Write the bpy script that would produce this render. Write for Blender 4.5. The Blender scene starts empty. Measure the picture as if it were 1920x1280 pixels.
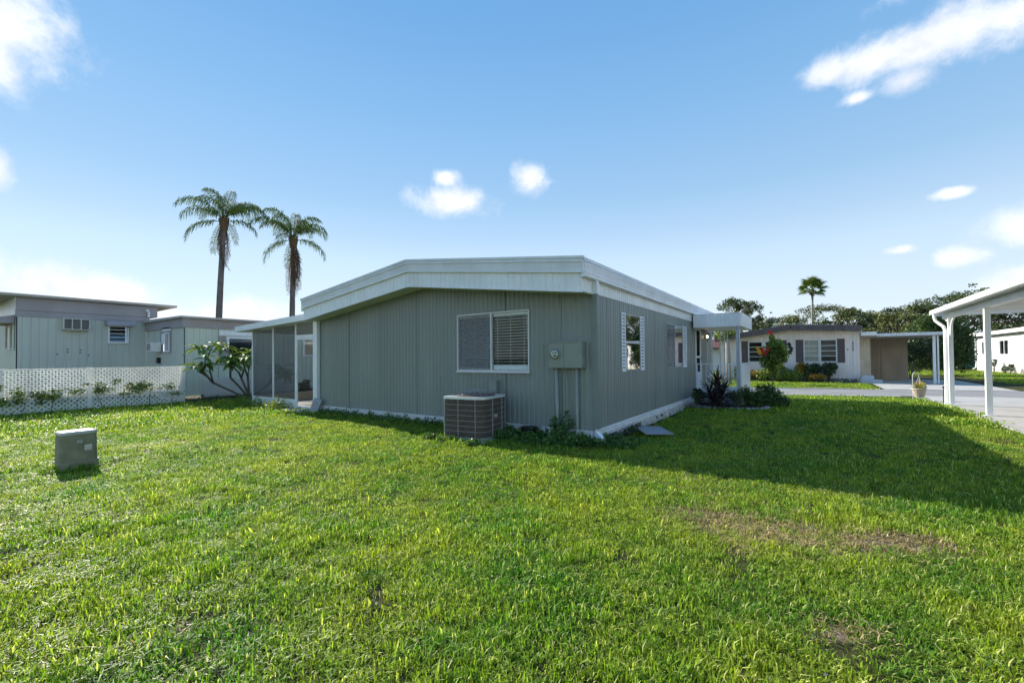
import bpy, math, random
import numpy as np
from mathutils import Vector, Matrix, Euler

R = math.radians
SC = bpy.context.scene
COL = SC.collection

# ------------------------------------------------------------------ camera
cd = bpy.data.cameras.new('camera')
cd.sensor_width = 36.0
cd.lens = 814.0 / 1920.0 * 36.0
cd.shift_y = 17.0 / 1920.0
cd.clip_start = 0.05
cd.clip_end = 3000
cam = bpy.data.objects.new('camera', cd)
COL.objects.link(cam)
CAMX, CAMY = 3.19, -7.155
cam.matrix_world = (Matrix.Translation((CAMX, CAMY, 1.5)) @ Matrix.Rotation(R(34.6), 4, 'Z')
                    @ Matrix.Rotation(R(91.0), 4, 'X') @ Matrix.Rotation(R(-0.5), 4, 'Z'))
SC.camera = cam

# ------------------------------------------------------------------ sun and sky
SUN_TRAVEL = Vector((5.43, -0.70, -3.2)).normalized()
SUN_EL = math.asin(-SUN_TRAVEL.z)
SUN_AZ = math.atan2(-SUN_TRAVEL.x, -SUN_TRAVEL.y)      # clockwise from +Y
sl = bpy.data.lights.new('sun', 'SUN')
sl.energy = 2.8
sl.angle = R(0.6)
sl.color = (1.0, 0.93, 0.82)
sun = bpy.data.objects.new('sun', sl)
COL.objects.link(sun)
sun.location = (-20, 10, 30)
sun.rotation_euler = SUN_TRAVEL.to_track_quat('-Z', 'Y').to_euler()

SC.view_settings.view_transform = 'Standard'
SC.view_settings.look = 'None'
SC.view_settings.exposure = 1.70
SC.view_settings.gamma = 1.0
SC.view_settings.use_curve_mapping = False

world = bpy.data.worlds.new('World')
SC.world = world
world.use_nodes = True
wt = world.node_tree
wt.nodes.clear()
wo = wt.nodes.new('ShaderNodeOutputWorld')
bg = wt.nodes.new('ShaderNodeBackground')
bg.inputs['Strength'].default_value = 0.15
sky = wt.nodes.new('ShaderNodeTexSky')
sky.sky_type = 'NISHITA'
sky.sun_disc = False
sky.sun_elevation = SUN_EL
sky.sun_rotation = SUN_AZ
sky.altitude = 0
sky.air_density = 1.0
sky.dust_density = 0.0
sky.ozone_density = 2.2
tc = wt.nodes.new('ShaderNodeTexCoord')
# clouds: azimuth (clockwise from +Y), elevation, half width, half height, all in degrees
CLOUDS = [(-84.6, 27.5, 5.2, 4.6), (-85.5, 24.2, 4.2, 3.0), (-42.3, 19.8, 6.6, 2.1), (-43.2, 22.6, 1.9, 1.3),
          (-32.3, 22.6, 3.0, 2.3), (2.4, 27.9, 3.0, 1.7), (5.8, 27.6, 4.2, 2.5), (9.0, 27.2, 4.4, 2.7), (12.0, 27.4, 4.4, 2.7), (14.6, 27.2, 3.6, 2.4), (8.2, 25.1, 3.0, 1.6), (16.0, 29.2, 3.6, 2.2), (10.0, 31.8, 4.5, 1.2), (4.4, 24.9, 2.0, .8), (11.2, 14.6, 1.6, .6), (15.4, 10.8, 3.8, 2.4), (11.5, 8.8, 2.8, 1.3), (7.5, 10.2, 1.4, .6), (-85.0, 16.2, 1.8, 2.0),
          (-83, 7.0, 5.5, 2.8), (-77.5, 6.4, 4.5, 2.3), (-65.5, 5.4, 5.0, 2.4), (-71.5, 4.0, 6.0, 2.4), (15.5, 6.5, 4, 1.8)]
_rc = random.Random(5)
for i in range(16):                                    # the same kind of sky all the way round
    CLOUDS.append((35 + i * 14.5 + _rc.uniform(-5, 5), _rc.uniform(8, 42), _rc.uniform(3, 9), _rc.uniform(1.6, 4)))
prev = None
for (az, el, w, h) in CLOUDS:
    a, e = R(az), R(el)
    mp = wt.nodes.new('ShaderNodeMapping')
    mp.vector_type = 'TEXTURE'
    mp.inputs['Location'].default_value = (math.sin(a) * math.cos(e), math.cos(a) * math.cos(e), math.sin(e))
    mp.inputs['Rotation'].default_value = (e, 0, -a)
    mp.inputs['Scale'].default_value = (R(w), R(w) * 2, R(h))
    wt.links.new(tc.outputs['Generated'], mp.inputs['Vector'])
    ln = wt.nodes.new('ShaderNodeVectorMath')
    ln.operation = 'LENGTH'
    wt.links.new(mp.outputs[0], ln.inputs[0])
    if prev is None:
        prev = ln.outputs['Value']
    else:
        mn = wt.nodes.new('ShaderNodeMath')
        mn.operation = 'SMOOTH_MIN'
        mn.inputs[2].default_value = 0.35
        wt.links.new(prev, mn.inputs[0])
        wt.links.new(ln.outputs['Value'], mn.inputs[1])
        prev = mn.outputs[0]
cn = wt.nodes.new('ShaderNodeTexNoise')
cn.inputs['Scale'].default_value = 14
cn.inputs['Detail'].default_value = 7
cn.inputs['Roughness'].default_value = 0.66
cn.inputs['Distortion'].default_value = 0.25
wt.links.new(tc.outputs['Generated'], cn.inputs['Vector'])


def wmath(op, a, b, clamp=False):
    n = wt.nodes.new('ShaderNodeMath')
    n.operation = op
    n.use_clamp = clamp
    for k, v in ((0, a), (1, b)):
        if v is None:
            continue
        if isinstance(v, (int, float)):
            n.inputs[k].default_value = v
        else:
            wt.links.new(v, n.inputs[k])
    return n.outputs[0]


nz = wmath('MULTIPLY', wmath('SUBTRACT', cn.outputs['Fac'], 0.5), 1.75)
cover = wmath('ADD', wmath('SUBTRACT', 1.08, prev), nz)
mr = wt.nodes.new('ShaderNodeMapRange')
mr.interpolation_type = 'SMOOTHSTEP'
mr.inputs['From Min'].default_value = 0.0
mr.inputs['From Max'].default_value = 0.95
mr.inputs['To Max'].default_value = 0.9
wt.links.new(cover, mr.inputs['Value'])
mixc = wt.nodes.new('ShaderNodeMix')
mixc.data_type = 'RGBA'
mixc.inputs['B'].default_value = (2.55, 2.55, 2.62, 1)
cn2 = wt.nodes.new('ShaderNodeTexNoise')
cn2.inputs['Scale'].default_value = 11
cn2.inputs['Detail'].default_value = 6
cn2.inputs['Roughness'].default_value = 0.6
wt.links.new(tc.outputs['Generated'], cn2.inputs['Vector'])
csh = wt.nodes.new('ShaderNodeValToRGB')
csh.color_ramp.elements[0].position = 0.36
csh.color_ramp.elements[0].color = (.76, .79, .86, 1)
csh.color_ramp.elements[1].position = 0.58
csh.color_ramp.elements[1].color = (1, 1, 1, 1)
wt.links.new(cn2.outputs['Fac'], csh.inputs[0])
cmul = wt.nodes.new('ShaderNodeMix')
cmul.data_type = 'RGBA'
cmul.blend_type = 'MULTIPLY'
cmul.inputs['Factor'].default_value = 1
cmul.inputs['B'].default_value = (2.5, 2.5, 2.55, 1)
wt.links.new(csh.outputs[0], cmul.inputs['A'])
wt.links.new(cmul.outputs['Result'], mixc.inputs['B'])
wt.links.new(mr.outputs['Result'], mixc.inputs['Factor'])
gam = wt.nodes.new('ShaderNodeGamma')
gam.inputs['Gamma'].default_value = 0.64
sat = wt.nodes.new('ShaderNodeHueSaturation')
sat.inputs['Saturation'].default_value = 1.26
sat.inputs['Hue'].default_value = 0.503
sat.inputs['Value'].default_value = 0.88
wt.links.new(sky.outputs[0], gam.inputs['Color'])
wt.links.new(gam.outputs[0], sat.inputs['Color'])
# evenly hazed summer sky: deep overhead, pale towards the horizon, the same all the way round
sep = wt.nodes.new('ShaderNodeSeparateXYZ')
wt.links.new(tc.outputs['Generated'], sep.inputs[0])
grad = wt.nodes.new('ShaderNodeValToRGB')
GR = [(0.0, (1.80, 2.00, 2.25)), (.12, (1.62, 1.92, 2.24)), (.21, (1.38, 1.78, 2.18)), (.26, (1.10, 1.55, 2.05)), (.34, (.78, 1.31, 1.92)),
      (.485, (.52, 1.10, 1.85)), (.62, (.34, .91, 1.71)), (1.0, (.20, .66, 1.45))]
while len(grad.color_ramp.elements) < len(GR):
    grad.color_ramp.elements.new(.5)
for e_, (p_, c_) in zip(grad.color_ramp.elements, GR):
    e_.position = p_
    e_.color = (*[v_ * .92 for v_ in c_], 1)
wt.links.new(sep.outputs['Z'], grad.inputs[0])
blend = wt.nodes.new('ShaderNodeMix')
blend.data_type = 'RGBA'
blend.inputs['Factor'].default_value = 0.84
wt.links.new(sat.outputs[0], blend.inputs['A'])
wt.links.new(grad.outputs[0], blend.inputs['B'])
wt.links.new(blend.outputs['Result'], mixc.inputs['A'])
wt.links.new(mixc.outputs['Result'], bg.inputs['Color'])
wt.links.new(bg.outputs[0], wo.inputs['Surface'])

SC.cycles.use_adaptive_sampling = True
SC.cycles.adaptive_threshold = 0.025
SC.cycles.max_bounces = 6
SC.cycles.diffuse_bounces = 3
SC.cycles.glossy_bounces = 3
SC.cycles.transmission_bounces = 4
SC.cycles.transparent_max_bounces = 10
SC.cycles.caustics_reflective = False
SC.cycles.caustics_refractive = False

# ------------------------------------------------------------------ materials
MATS = {}


def pm(name, col, rough=0.6, var=0.12, scale=6.0, bump=0.0, bscale=60.0, spec=0.4, metal=0.0, streak=0.0, col2=None, island=0.0, transl=0.0, ttint=(1.25, 1.1, .5), dirt=0.0, dirtcol=(.12, .10, .07)):
    """Painted / mineral / leaf surface with soft procedural variation in world space."""
    m = bpy.data.materials.new(name)
    m.use_nodes = True
    t = m.node_tree
    b = t.nodes['Principled BSDF']
    out = t.nodes['Material Output']
    geo = t.nodes.new('ShaderNodeNewGeometry')
    n1 = t.nodes.new('ShaderNodeTexNoise')
    n1.inputs['Scale'].default_value = scale
    n1.inputs['Detail'].default_value = 5
    n1.inputs['Roughness'].default_value = .6
    if streak:
        mp = t.nodes.new('ShaderNodeMapping')
        mp.inputs['Scale'].default_value = (1, 1, streak)
        t.links.new(geo.outputs['Position'], mp.inputs['Vector'])
        t.links.new(mp.outputs[0], n1.inputs['Vector'])
    else:
        t.links.new(geo.outputs['Position'], n1.inputs['Vector'])
    c2 = col2 if col2 else tuple(c * (1 - 2.2 * var) for c in col)
    c1 = tuple(min(1, c * (1 + var)) for c in col)
    mr_ = t.nodes.new('ShaderNodeMapRange')
    mr_.inputs['From Min'].default_value = .3
    mr_.inputs['From Max'].default_value = .72
    t.links.new(n1.outputs['Fac'], mr_.inputs['Value'])
    mx = t.nodes.new('ShaderNodeMix')
    mx.data_type = 'RGBA'
    mx.inputs['A'].default_value = (*c1, 1)
    mx.inputs['B'].default_value = (*c2, 1)
    t.links.new(mr_.outputs[0], mx.inputs['Factor'])
    colout = mx.outputs['Result']
    if dirt:
        nd = t.nodes.new('ShaderNodeTexNoise')
        nd.inputs['Scale'].default_value = scale * .37
        nd.inputs['Detail'].default_value = 8
        nd.inputs['Roughness'].default_value = .7
        t.links.new(geo.outputs['Position'], nd.inputs['Vector'])
        md = t.nodes.new('ShaderNodeMapRange')
        md.inputs['From Min'].default_value = .5
        md.inputs['From Max'].default_value = .78
        md.inputs['To Max'].default_value = dirt
        t.links.new(nd.outputs['Fac'], md.inputs['Value'])
        mxd = t.nodes.new('ShaderNodeMix')
        mxd.data_type = 'RGBA'
        mxd.inputs['B'].default_value = (*dirtcol, 1)
        t.links.new(md.outputs[0], mxd.inputs['Factor'])
        t.links.new(colout, mxd.inputs['A'])
        colout = mxd.outputs['Result']
    if island:
        hs = t.nodes.new('ShaderNodeHueSaturation')
        mi = t.nodes.new('ShaderNodeMapRange')
        mi.inputs['To Min'].default_value = 1 - island
        mi.inputs['To Max'].default_value = 1 + island
        t.links.new(geo.outputs['Random Per Island'], mi.inputs['Value'])
        t.links.new(mi.outputs[0], hs.inputs['Value'])
        mh = t.nodes.new('ShaderNodeMapRange')
        mh.inputs['To Min'].default_value = .5 + .06 * island
        mh.inputs['To Max'].default_value = .5 - .06 * island
        t.links.new(geo.outputs['Random Per Island'], mh.inputs['Value'])
        t.links.new(mh.outputs[0], hs.inputs['Hue'])
        t.links.new(colout, hs.inputs['Color'])
        colout = hs.outputs['Color']
    t.links.new(colout, b.inputs['Base Color'])
    b.inputs['Roughness'].default_value = rough
    b.inputs['Specular IOR Level'].default_value = spec
    b.inputs['Metallic'].default_value = metal
    if bump:
        nb = t.nodes.new('ShaderNodeTexNoise')
        nb.inputs['Scale'].default_value = bscale
        nb.inputs['Detail'].default_value = 4
        t.links.new(geo.outputs['Position'], nb.inputs['Vector'])
        bp = t.nodes.new('ShaderNodeBump')
        bp.inputs['Strength'].default_value = bump
        bp.inputs['Distance'].default_value = .02
        t.links.new(nb.outputs['Fac'], bp.inputs['Height'])
        t.links.new(bp.outputs[0], b.inputs['Normal'])
    if transl:
        tr = t.nodes.new('ShaderNodeBsdfTranslucent')
        g = t.nodes.new('ShaderNodeMix')
        g.data_type = 'RGBA'
        g.blend_type = 'MULTIPLY'
        g.inputs['Factor'].default_value = 1
        g.inputs['B'].default_value = (*ttint, 1)
        t.links.new(colout, g.inputs['A'])
        t.links.new(g.outputs['Result'], tr.inputs['Color'])
        ms = t.nodes.new('ShaderNodeMixShader')
        ms.inputs[0].default_value = transl
        t.links.new(b.outputs[0], ms.inputs[1])
        t.links.new(tr.outputs[0], ms.inputs[2])
        t.links.new(ms.outputs[0], out.inputs['Surface'])
    MATS[name] = m
    return m


def glass(name, tint=(.9, .95, .95), refl=1.0, opac=0.0):
    m = bpy.data.materials.new(name)
    m.use_nodes = True
    t = m.node_tree
    t.nodes.clear()
    out = t.nodes.new('ShaderNodeOutputMaterial')
    fr = t.nodes.new('ShaderNodeFresnel')
    ge = t.nodes.new('ShaderNodeNewGeometry')
    io = t.nodes.new('ShaderNodeMapRange')
    io.inputs['To Min'].default_value = 1.55
    io.inputs['To Max'].default_value = 1 / 1.55
    t.links.new(ge.outputs['Backfacing'], io.inputs['Value'])
    t.links.new(io.outputs[0], fr.inputs['IOR'])
    ml = t.nodes.new('ShaderNodeMath')
    ml.operation = 'MULTIPLY'
    ml.use_clamp = True
    ml.inputs[1].default_value = refl
    t.links.new(fr.outputs[0], ml.inputs[0])
    tr = t.nodes.new('ShaderNodeBsdfTransparent')
    tr.inputs[0].default_value = (*tint, 1)
    gl = t.nodes.new('ShaderNodeBsdfGlossy')
    gl.inputs['Roughness'].default_value = .02
    mx = t.nodes.new('ShaderNodeMixShader')
    t.links.new(ml.outputs[0], mx.inputs[0])
    t.links.new(tr.outputs[0], mx.inputs[1])
    t.links.new(gl.outputs[0], mx.inputs[2])
    t.links.new(mx.outputs[0], out.inputs['Surface'])
    MATS[name] = m
    return m


def mesh_screen(name, col, opac):
    m = bpy.data.materials.new(name)
    m.use_nodes = True
    t = m.node_tree
    t.nodes.clear()
    out = t.nodes.new('ShaderNodeOutputMaterial')
    tr = t.nodes.new('ShaderNodeBsdfTransparent')
    df = t.nodes.new('ShaderNodeBsdfDiffuse')
    df.inputs[0].default_value = (*col, 1)
    mx = t.nodes.new('ShaderNodeMixShader')
    mx.inputs[0].default_value = opac
    t.links.new(tr.outputs[0], mx.inputs[1])
    t.links.new(df.outputs[0], mx.inputs[2])
    t.links.new(mx.outputs[0], out.inputs['Surface'])
    MATS[name] = m
    return m


def emit(name, col, s):
    m = bpy.data.materials.new(name)
    m.use_nodes = True
    b = m.node_tree.nodes['Principled BSDF']
    b.inputs['Base Color'].default_value = (*col, 1)
    b.inputs['Emission Color'].default_value = (*col, 1)
    b.inputs['Emission Strength'].default_value = s
    MATS[name] = m
    return m


pm('siding', (.255, .282, .258), .42, .06, 1.3, bump=.05, bscale=25, streak=.12, dirt=.4, dirtcol=(.20, .22, .19))
pm('siding_trim', (.215, .245, .225), .45, .05, 3)
pm('white_metal', (.88, .89, .89), .38, .05, 2.2, streak=.2, dirt=.34, dirtcol=(.46, .44, .39))
pm('grey_metal', (.80, .82, .85), .36, .06, 2.0, streak=.2, dirt=.3, dirtcol=(.36, .37, .36))
pm('roof_metal', (.74, .75, .76), .4, .06, 1.0, dirt=.3, dirtcol=(.4, .4, .38))
pm('soffit', (.66, .66, .60), .6, .06, 2)
pm('white_paint', (.66, .66, .66), .55, .06, 5, bump=.1, dirt=.4, dirtcol=(.36, .34, .29))
pm('white_brick', (.70, .68, .66), .8, .12, 9, bump=.5, bscale=40, dirt=.75, dirtcol=(.20, .15, .12))
pm('mortar', (.20, .17, .15), .9, .2, 12, bump=.4)
pm('window_frame', (.70, .70, .70), .35, .04, 3)
pm('frame_alu', (.34, .35, .36), .4, .05, 3)
pm('blind', (.85, .85, .84), .5, .04, 5)
pm('blind_dim', (.50, .52, .54), .6, .04, 5)
pm('interior', (.14, .12, .11), .8, .2, 1.2)
pm('curtain', (.66, .68, .66), .8, .15, 14, streak=.05)
pm('meter_grey', (.27, .295, .26), .4, .05, 5)
pm('conduit', (.305, .33, .295), .45, .06, 4)
pm('ac_dark', (.12, .092, .08), .55, .2, 8, dirt=.4, dirtcol=(.12, .10, .085))
pm('ac_fin', (.165, .135, .12), .5, .2, 30)
pm('ac_frame', (.36, .35, .33), .4, .08, 5, dirt=.35, dirtcol=(.25, .23, .2))
pm('ac_top', (.80, .81, .82), .3, .06, 4, metal=.3, dirt=.3, dirtcol=(.3, .28, .26))
pm('ac_wire', (.42, .40, .38), .4, .1, 6)
pm('black_plastic', (.018, .018, .02), .35, .2, 10)
pm('concrete', (.42, .41, .39), .85, .1, 3, bump=.25, bscale=80, dirt=.35, dirtcol=(.24, .22, .19))
pm('driveway', (.40, .39, .375), .85, .08, 1.2, bump=.2, bscale=90, dirt=.65, dirtcol=(.26, .24, .22))
pm('road', (.24, .235, .235), .9, .1, .8, bump=.25, bscale=120, dirt=.4, dirtcol=(.22, .21, .21))
pm('kerb', (.36, .35, .335), .85, .1, 2, bump=.2)
pm('gutter_dark', (.13, .13, .135), .9, .2, 3)
pm('block_grey', (.36, .37, .38), .8, .1, 10, bump=.3)
pm('pedestal', (.25, .235, .15), .6, .2, 4.5, bump=.08, dirt=.6, dirtcol=(.15, .15, .095))
pm('pedestal_top', (.46, .47, .42), .6, .08, 6, dirt=.2)
pm('lattice', (.90, .90, .89), .5, .04, 3, transl=.42, ttint=(1, 1, .97), dirt=.35, dirtcol=(.5, .5, .46))
pm('mint', (.56, .60, .53), .5, .05, 1.0, streak=.15, dirt=.3, dirtcol=(.46, .50, .45))
pm('mint_light', (.60, .65, .54), .5, .05, 1.0, streak=.15, dirt=.25, dirtcol=(.50, .55, .47))
pm('mauve', (.37, .345, .365), .5, .06, 1.5, streak=.2, dirt=.2)
pm('mauve_pink', (.38, .335, .32), .5, .06, 1.5, streak=.2, dirt=.2)
pm('roof_tan', (.50, .47, .43), .6, .08, 2)
pm('grille', (.30, .30, .29), .5, .08, 5)
pm('tan_metal', (.60, .57, .50), .5, .08, 5, dirt=.3)
pm('pink_siding', (.84, .74, .71), .55, .05, 1.5, streak=.2, dirt=.2, dirtcol=(.66, .58, .55))
pm('cream_siding', (.72, .62, .46), .55, .06, 2, dirt=.25)
pm('brown_siding', (.42, .32, .22), .6, .1, 2, streak=.2)
pm('brown_roof', (.135, .105, .10), .7, .12, 3)
pm('brown_shutter', (.115, .085, .09), .6, .08, 3)
pm('dark_ornament', (.03, .028, .04), .5, .1, 4)
pm('white_siding', (.70, .70, .70), .5, .03, 1)
pm('teal_siding', (.15, .33, .29), .55, .05, 1)
pm('red_roof', (.12, .05, .042), .7, .12, 2)
pm('soil', (.075, .055, .04), .95, .3, 7, bump=.8, bscale=30)
pm('terracotta', (.48, .40, .33), .8, .08, 8)
pm('bark', (.17, .145, .12), .9, .2, 6, bump=.8, bscale=20)
pm('palm_bark', (.175, .155, .145), .9, .16, 5, bump=.6, bscale=14)
pm('palm_boot', (.17, .11, .06), .9, .2, 9, bump=.6)
pm('palm_pale_bark', (.36, .32, .27), .9, .15, 6, bump=.6)
pm('rachis', (.16, .19, .06), .6, .1, 5)
pm('palm_leaf', (.10, .165, .045), .65, .15, 3, island=.35, transl=.28, spec=.2)
pm('palm_dead', (.15, .105, .07), .65, .15, 3, island=.3, transl=.2, spec=.2)
pm('fan_leaf', (.11, .18, .045), .65, .15, 3, island=.3, transl=.25, spec=.2)
pm('oak_leaf', (.085, .125, .04), .5, .15, .5, island=.45, transl=.18)
pm('oak_leaf_b', (.13, .16, .05), .5, .15, .5, island=.45, transl=.2)
pm('bush_leaf', (.075, .135, .036), .45, .15, 2, island=.4, transl=.25)
pm('bush_leaf_light', (.19, .28, .055), .45, .15, 2, island=.35, transl=.3)
pm('dark_leaf', (.05, .085, .036), .4, .15, 2, island=.4, transl=.12)
pm('yellow_leaf', (.42, .28, .04), .5, .15, 2, island=.35, transl=.3)
pm('weed_leaf', (.085, .18, .04), .5, .15, 3, island=.4, transl=.3)
pm('frangipani_leaf', (.14, .245, .06), .6, .12, 2, island=.2, transl=.28, spec=.2)
pm('frangipani_stem', (.17, .17, .145), .8, .15, 8, bump=.3)
pm('cordyline_leaf', (.03, .019, .022), .4, .25, 6, island=.3, transl=.05, spec=.5)
pm('petal_red', (.72, .035, .02), .5, .12, 10, island=.2, transl=.3)
pm('petal_yellow', (.75, .5, .05), .5, .12, 10, island=.2, transl=.3)
pm('dry_leaf', (.42, .34, .22), .7, .2, 8, island=.4)
pm('stone', (.34, .33, .33), .85, .2, 9, bump=.5)
pm('curtain_tan', (.50, .47, .40), .8, .15, 10, streak=.05)
pm('black_iron', (.015, .015, .016), .4, .1, 10)
pm('porch_blue', (.55, .58, .62), .5, .06, 3)
pm('screen_frame_grey', (.30, .33, .38), .5, .08, 30)
glass('pane', (.95, .97, .97), .4)
glass('pane_mirror', (.55, .62, .66), 3.6)
mesh_screen('insect_screen', (.30, .30, .31), .34)
mesh_screen('insect_screen_light', (.26, .265, .27), .22)
mesh_screen('porch_screen', (.15, .15, .155), .38)
mesh_screen('door_screen', (.05, .05, .055), .75)
emit('lamp_glow', (1.0, .74, .45), 2.2)
glass('meter_glass', (.85, .92, .85), 2.0)


# ------------------------------------------------------------------ mesh helpers
class MB:
    def __init__(s):
        s.v, s.f = [], []

    def quadlist(s, vs, fs):
        b = len(s.v)
        s.v += [tuple(v) for v in vs]
        s.f += [tuple(b + i for i in f) for f in fs]
        return s

    def hexa(s, p):
        return s.quadlist(p, [(0, 3, 2, 1), (4, 5, 6, 7), (0, 1, 5, 4), (1, 2, 6, 5), (2, 3, 7, 6), (3, 0, 4, 7)])

    def box(s, x0, x1, y0, y1, z0, z1):
        return s.hexa([(x0, y0, z0), (x1, y0, z0), (x1, y1, z0), (x0, y1, z0), (x0, y0, z1), (x1, y0, z1), (x1, y1, z1), (x0, y1, z1)])

    def bar(s, a, b, w, h=None, up=(0, 0, 1)):
        a, b, up = Vector(a), Vector(b), Vector(up)
        h = w if h is None else h
        d = (b - a).normalized()
        sx = d.cross(up)
        if sx.length < 1e-4:
            sx = d.cross(Vector((1, 0, 0)))
        sx.normalize()
        sz = sx.cross(d)
        q = []
        for p in (a, b):
            q += [p - sx * w / 2 - sz * h / 2, p + sx * w / 2 - sz * h / 2, p + sx * w / 2 + sz * h / 2, p - sx * w / 2 + sz * h / 2]
        return s.hexa(q)

    def tube(s, pts, rad, seg=8, caps=True):
        pts = [Vector(p) for p in pts]
        n = len(pts)
        rad = rad if isinstance(rad, (list, tuple)) else [rad] * n
        rings = []
        ref = Vector((0, 0, 1))
        for i, p in enumerate(pts):
            d = (pts[min(i + 1, n - 1)] - pts[max(i - 1, 0)]).normalized()
            if abs(d.dot(ref)) > .95:
                ref = Vector((1, 0, 0))
            x = d.cross(ref).normalized()
            y = x.cross(d)
            b = len(s.v)
            for k in range(seg):
                t = 2 * math.pi * k / seg
                s.v.append(tuple(p + (x * math.cos(t) + y * math.sin(t)) * rad[i]))
            rings.append(b)
        for i in range(n - 1):
            for k in range(seg):
                k2 = (k + 1) % seg
                s.f.append((rings[i] + k, rings[i] + k2, rings[i + 1] + k2, rings[i + 1] + k))
        if caps:
            s.f.append(tuple(rings[0] + k for k in range(seg))[::-1])
            s.f.append(tuple(rings[-1] + k for k in range(seg)))
        return s

    def lathe(s, prof, c=(0, 0), seg=20, sx=1, sy=1):
        b0 = len(s.v)
        for (r, z) in prof:
            for k in range(seg):
                t = 2 * math.pi * k / seg
                s.v.append((c[0] + r * math.cos(t) * sx, c[1] + r * math.sin(t) * sy, z))
        for i in range(len(prof) - 1):
            for k in range(seg):
                k2 = (k + 1) % seg
                s.f.append((b0 + i * seg + k, b0 + i * seg + k2, b0 + (i + 1) * seg + k2, b0 + (i + 1) * seg + k))
        return s

    def extrude(s, poly, vec):
        """poly: list of 3D points, extruded by vec."""
        n = len(poly)
        vec = Vector(vec)
        b = len(s.v)
        s.v += [tuple(p) for p in poly] + [tuple(Vector(p) + vec) for p in poly]
        s.f.append(tuple(b + i for i in range(n))[::-1])
        s.f.append(tuple(b + n + i for i in range(n)))
        for i in range(n):
            j = (i + 1) % n
            s.f.append((b + i, b + j, b + n + j, b + n + i))
        return s

    def mesh(s, name, mat, smooth=False):
        me = bpy.data.meshes.new(name)
        me.from_pydata(s.v, [], s.f)
        me.materials.append(MATS[mat])
        if smooth:
            me.polygons.foreach_set('use_smooth', [True] * len(me.polygons))
        me.update()
        return me

    def build(s, name, mat, parent=None, loc=(0, 0, 0), rot=(0, 0, 0), smooth=False):
        return link(name, s.mesh(name, mat, smooth), parent, loc, rot)


def link(name, me, parent=None, loc=(0, 0, 0), rot=(0, 0, 0), scale=None):
    o = bpy.data.objects.new(name, me)
    COL.objects.link(o)
    o.parent = parent
    o.location = loc
    o.rotation_euler = rot
    if scale is not None:
        o.scale = scale if hasattr(scale, '__len__') else (scale,) * 3
    return o


def tag(o, label, cat, group=None):
    o['label'] = label
    o['category'] = cat
    if group:
        o['group'] = group
    return o


def thing(name, label, cat, loc=(0, 0, 0), rotz=0.0, group=None):
    o = bpy.data.objects.new(name, None)
    COL.objects.link(o)
    o.location = loc
    o.rotation_euler = (0, 0, rotz)
    o.empty_display_size = .2
    return tag(o, label, cat, group)


def struct(o):
    o['kind'] = 'structure'
    return o


def stuff(o):
    o['kind'] = 'stuff'
    return o


def np_mesh(name, verts, nquad, mat, tri=False):
    """verts: (n*4,3) array of loose quads."""
    k = 3 if tri else 4
    me = bpy.data.meshes.new(name)
    nv = len(verts)
    me.vertices.add(nv)
    me.vertices.foreach_set('co', np.asarray(verts, np.float32).ravel())
    me.loops.add(nv)
    me.loops.foreach_set('vertex_index', np.arange(nv, dtype=np.int32))
    me.polygons.add(nv // k)
    me.polygons.foreach_set('loop_start', np.arange(0, nv, k, dtype=np.int32))
    me.materials.append(MATS[mat])
    me.update(calc_edges=True)
    return me


def leaf_quads(cen, size, rng, up=.4, asp=.5):
    """diamond leaves at given centres with random orientation biased upwards"""
    n = len(cen)
    d = rng.normal(size=(n, 3))
    d /= np.linalg.norm(d, axis=1, keepdims=True)
    nrm = rng.normal(size=(n, 3)) + np.array([0, 0, up * 2])
    s = np.cross(d, nrm)
    s /= np.linalg.norm(s, axis=1, keepdims=True) + 1e-9
    L = (size * rng.uniform(.6, 1.3, n))[:, None]
    a = cen - d * L * .5
    c = cen + d * L * .5
    b = cen + s * L * asp * .5 - d * L * .05
    e = cen - s * L * asp * .5 - d * L * .05
    return np.stack([a, b, c, e], 1).reshape(-1, 3)


def blob_points(blobs, n, rng, shell=.55):
    """points inside a list of (x,y,z,rx,ry,rz) ellipsoids, biased to their outside"""
    B = np.array(blobs, float)
    w = (B[:, 3] * B[:, 4] * B[:, 5]) ** .7
    idx = rng.choice(len(B), n, p=w / w.sum())
    d = rng.normal(size=(n, 3))
    d /= np.linalg.norm(d, axis=1, keepdims=True)
    r = rng.uniform(shell ** 2, 1, n)[:, None] ** .5
    return B[idx, :3] + d * r * B[idx, 3:]


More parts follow.
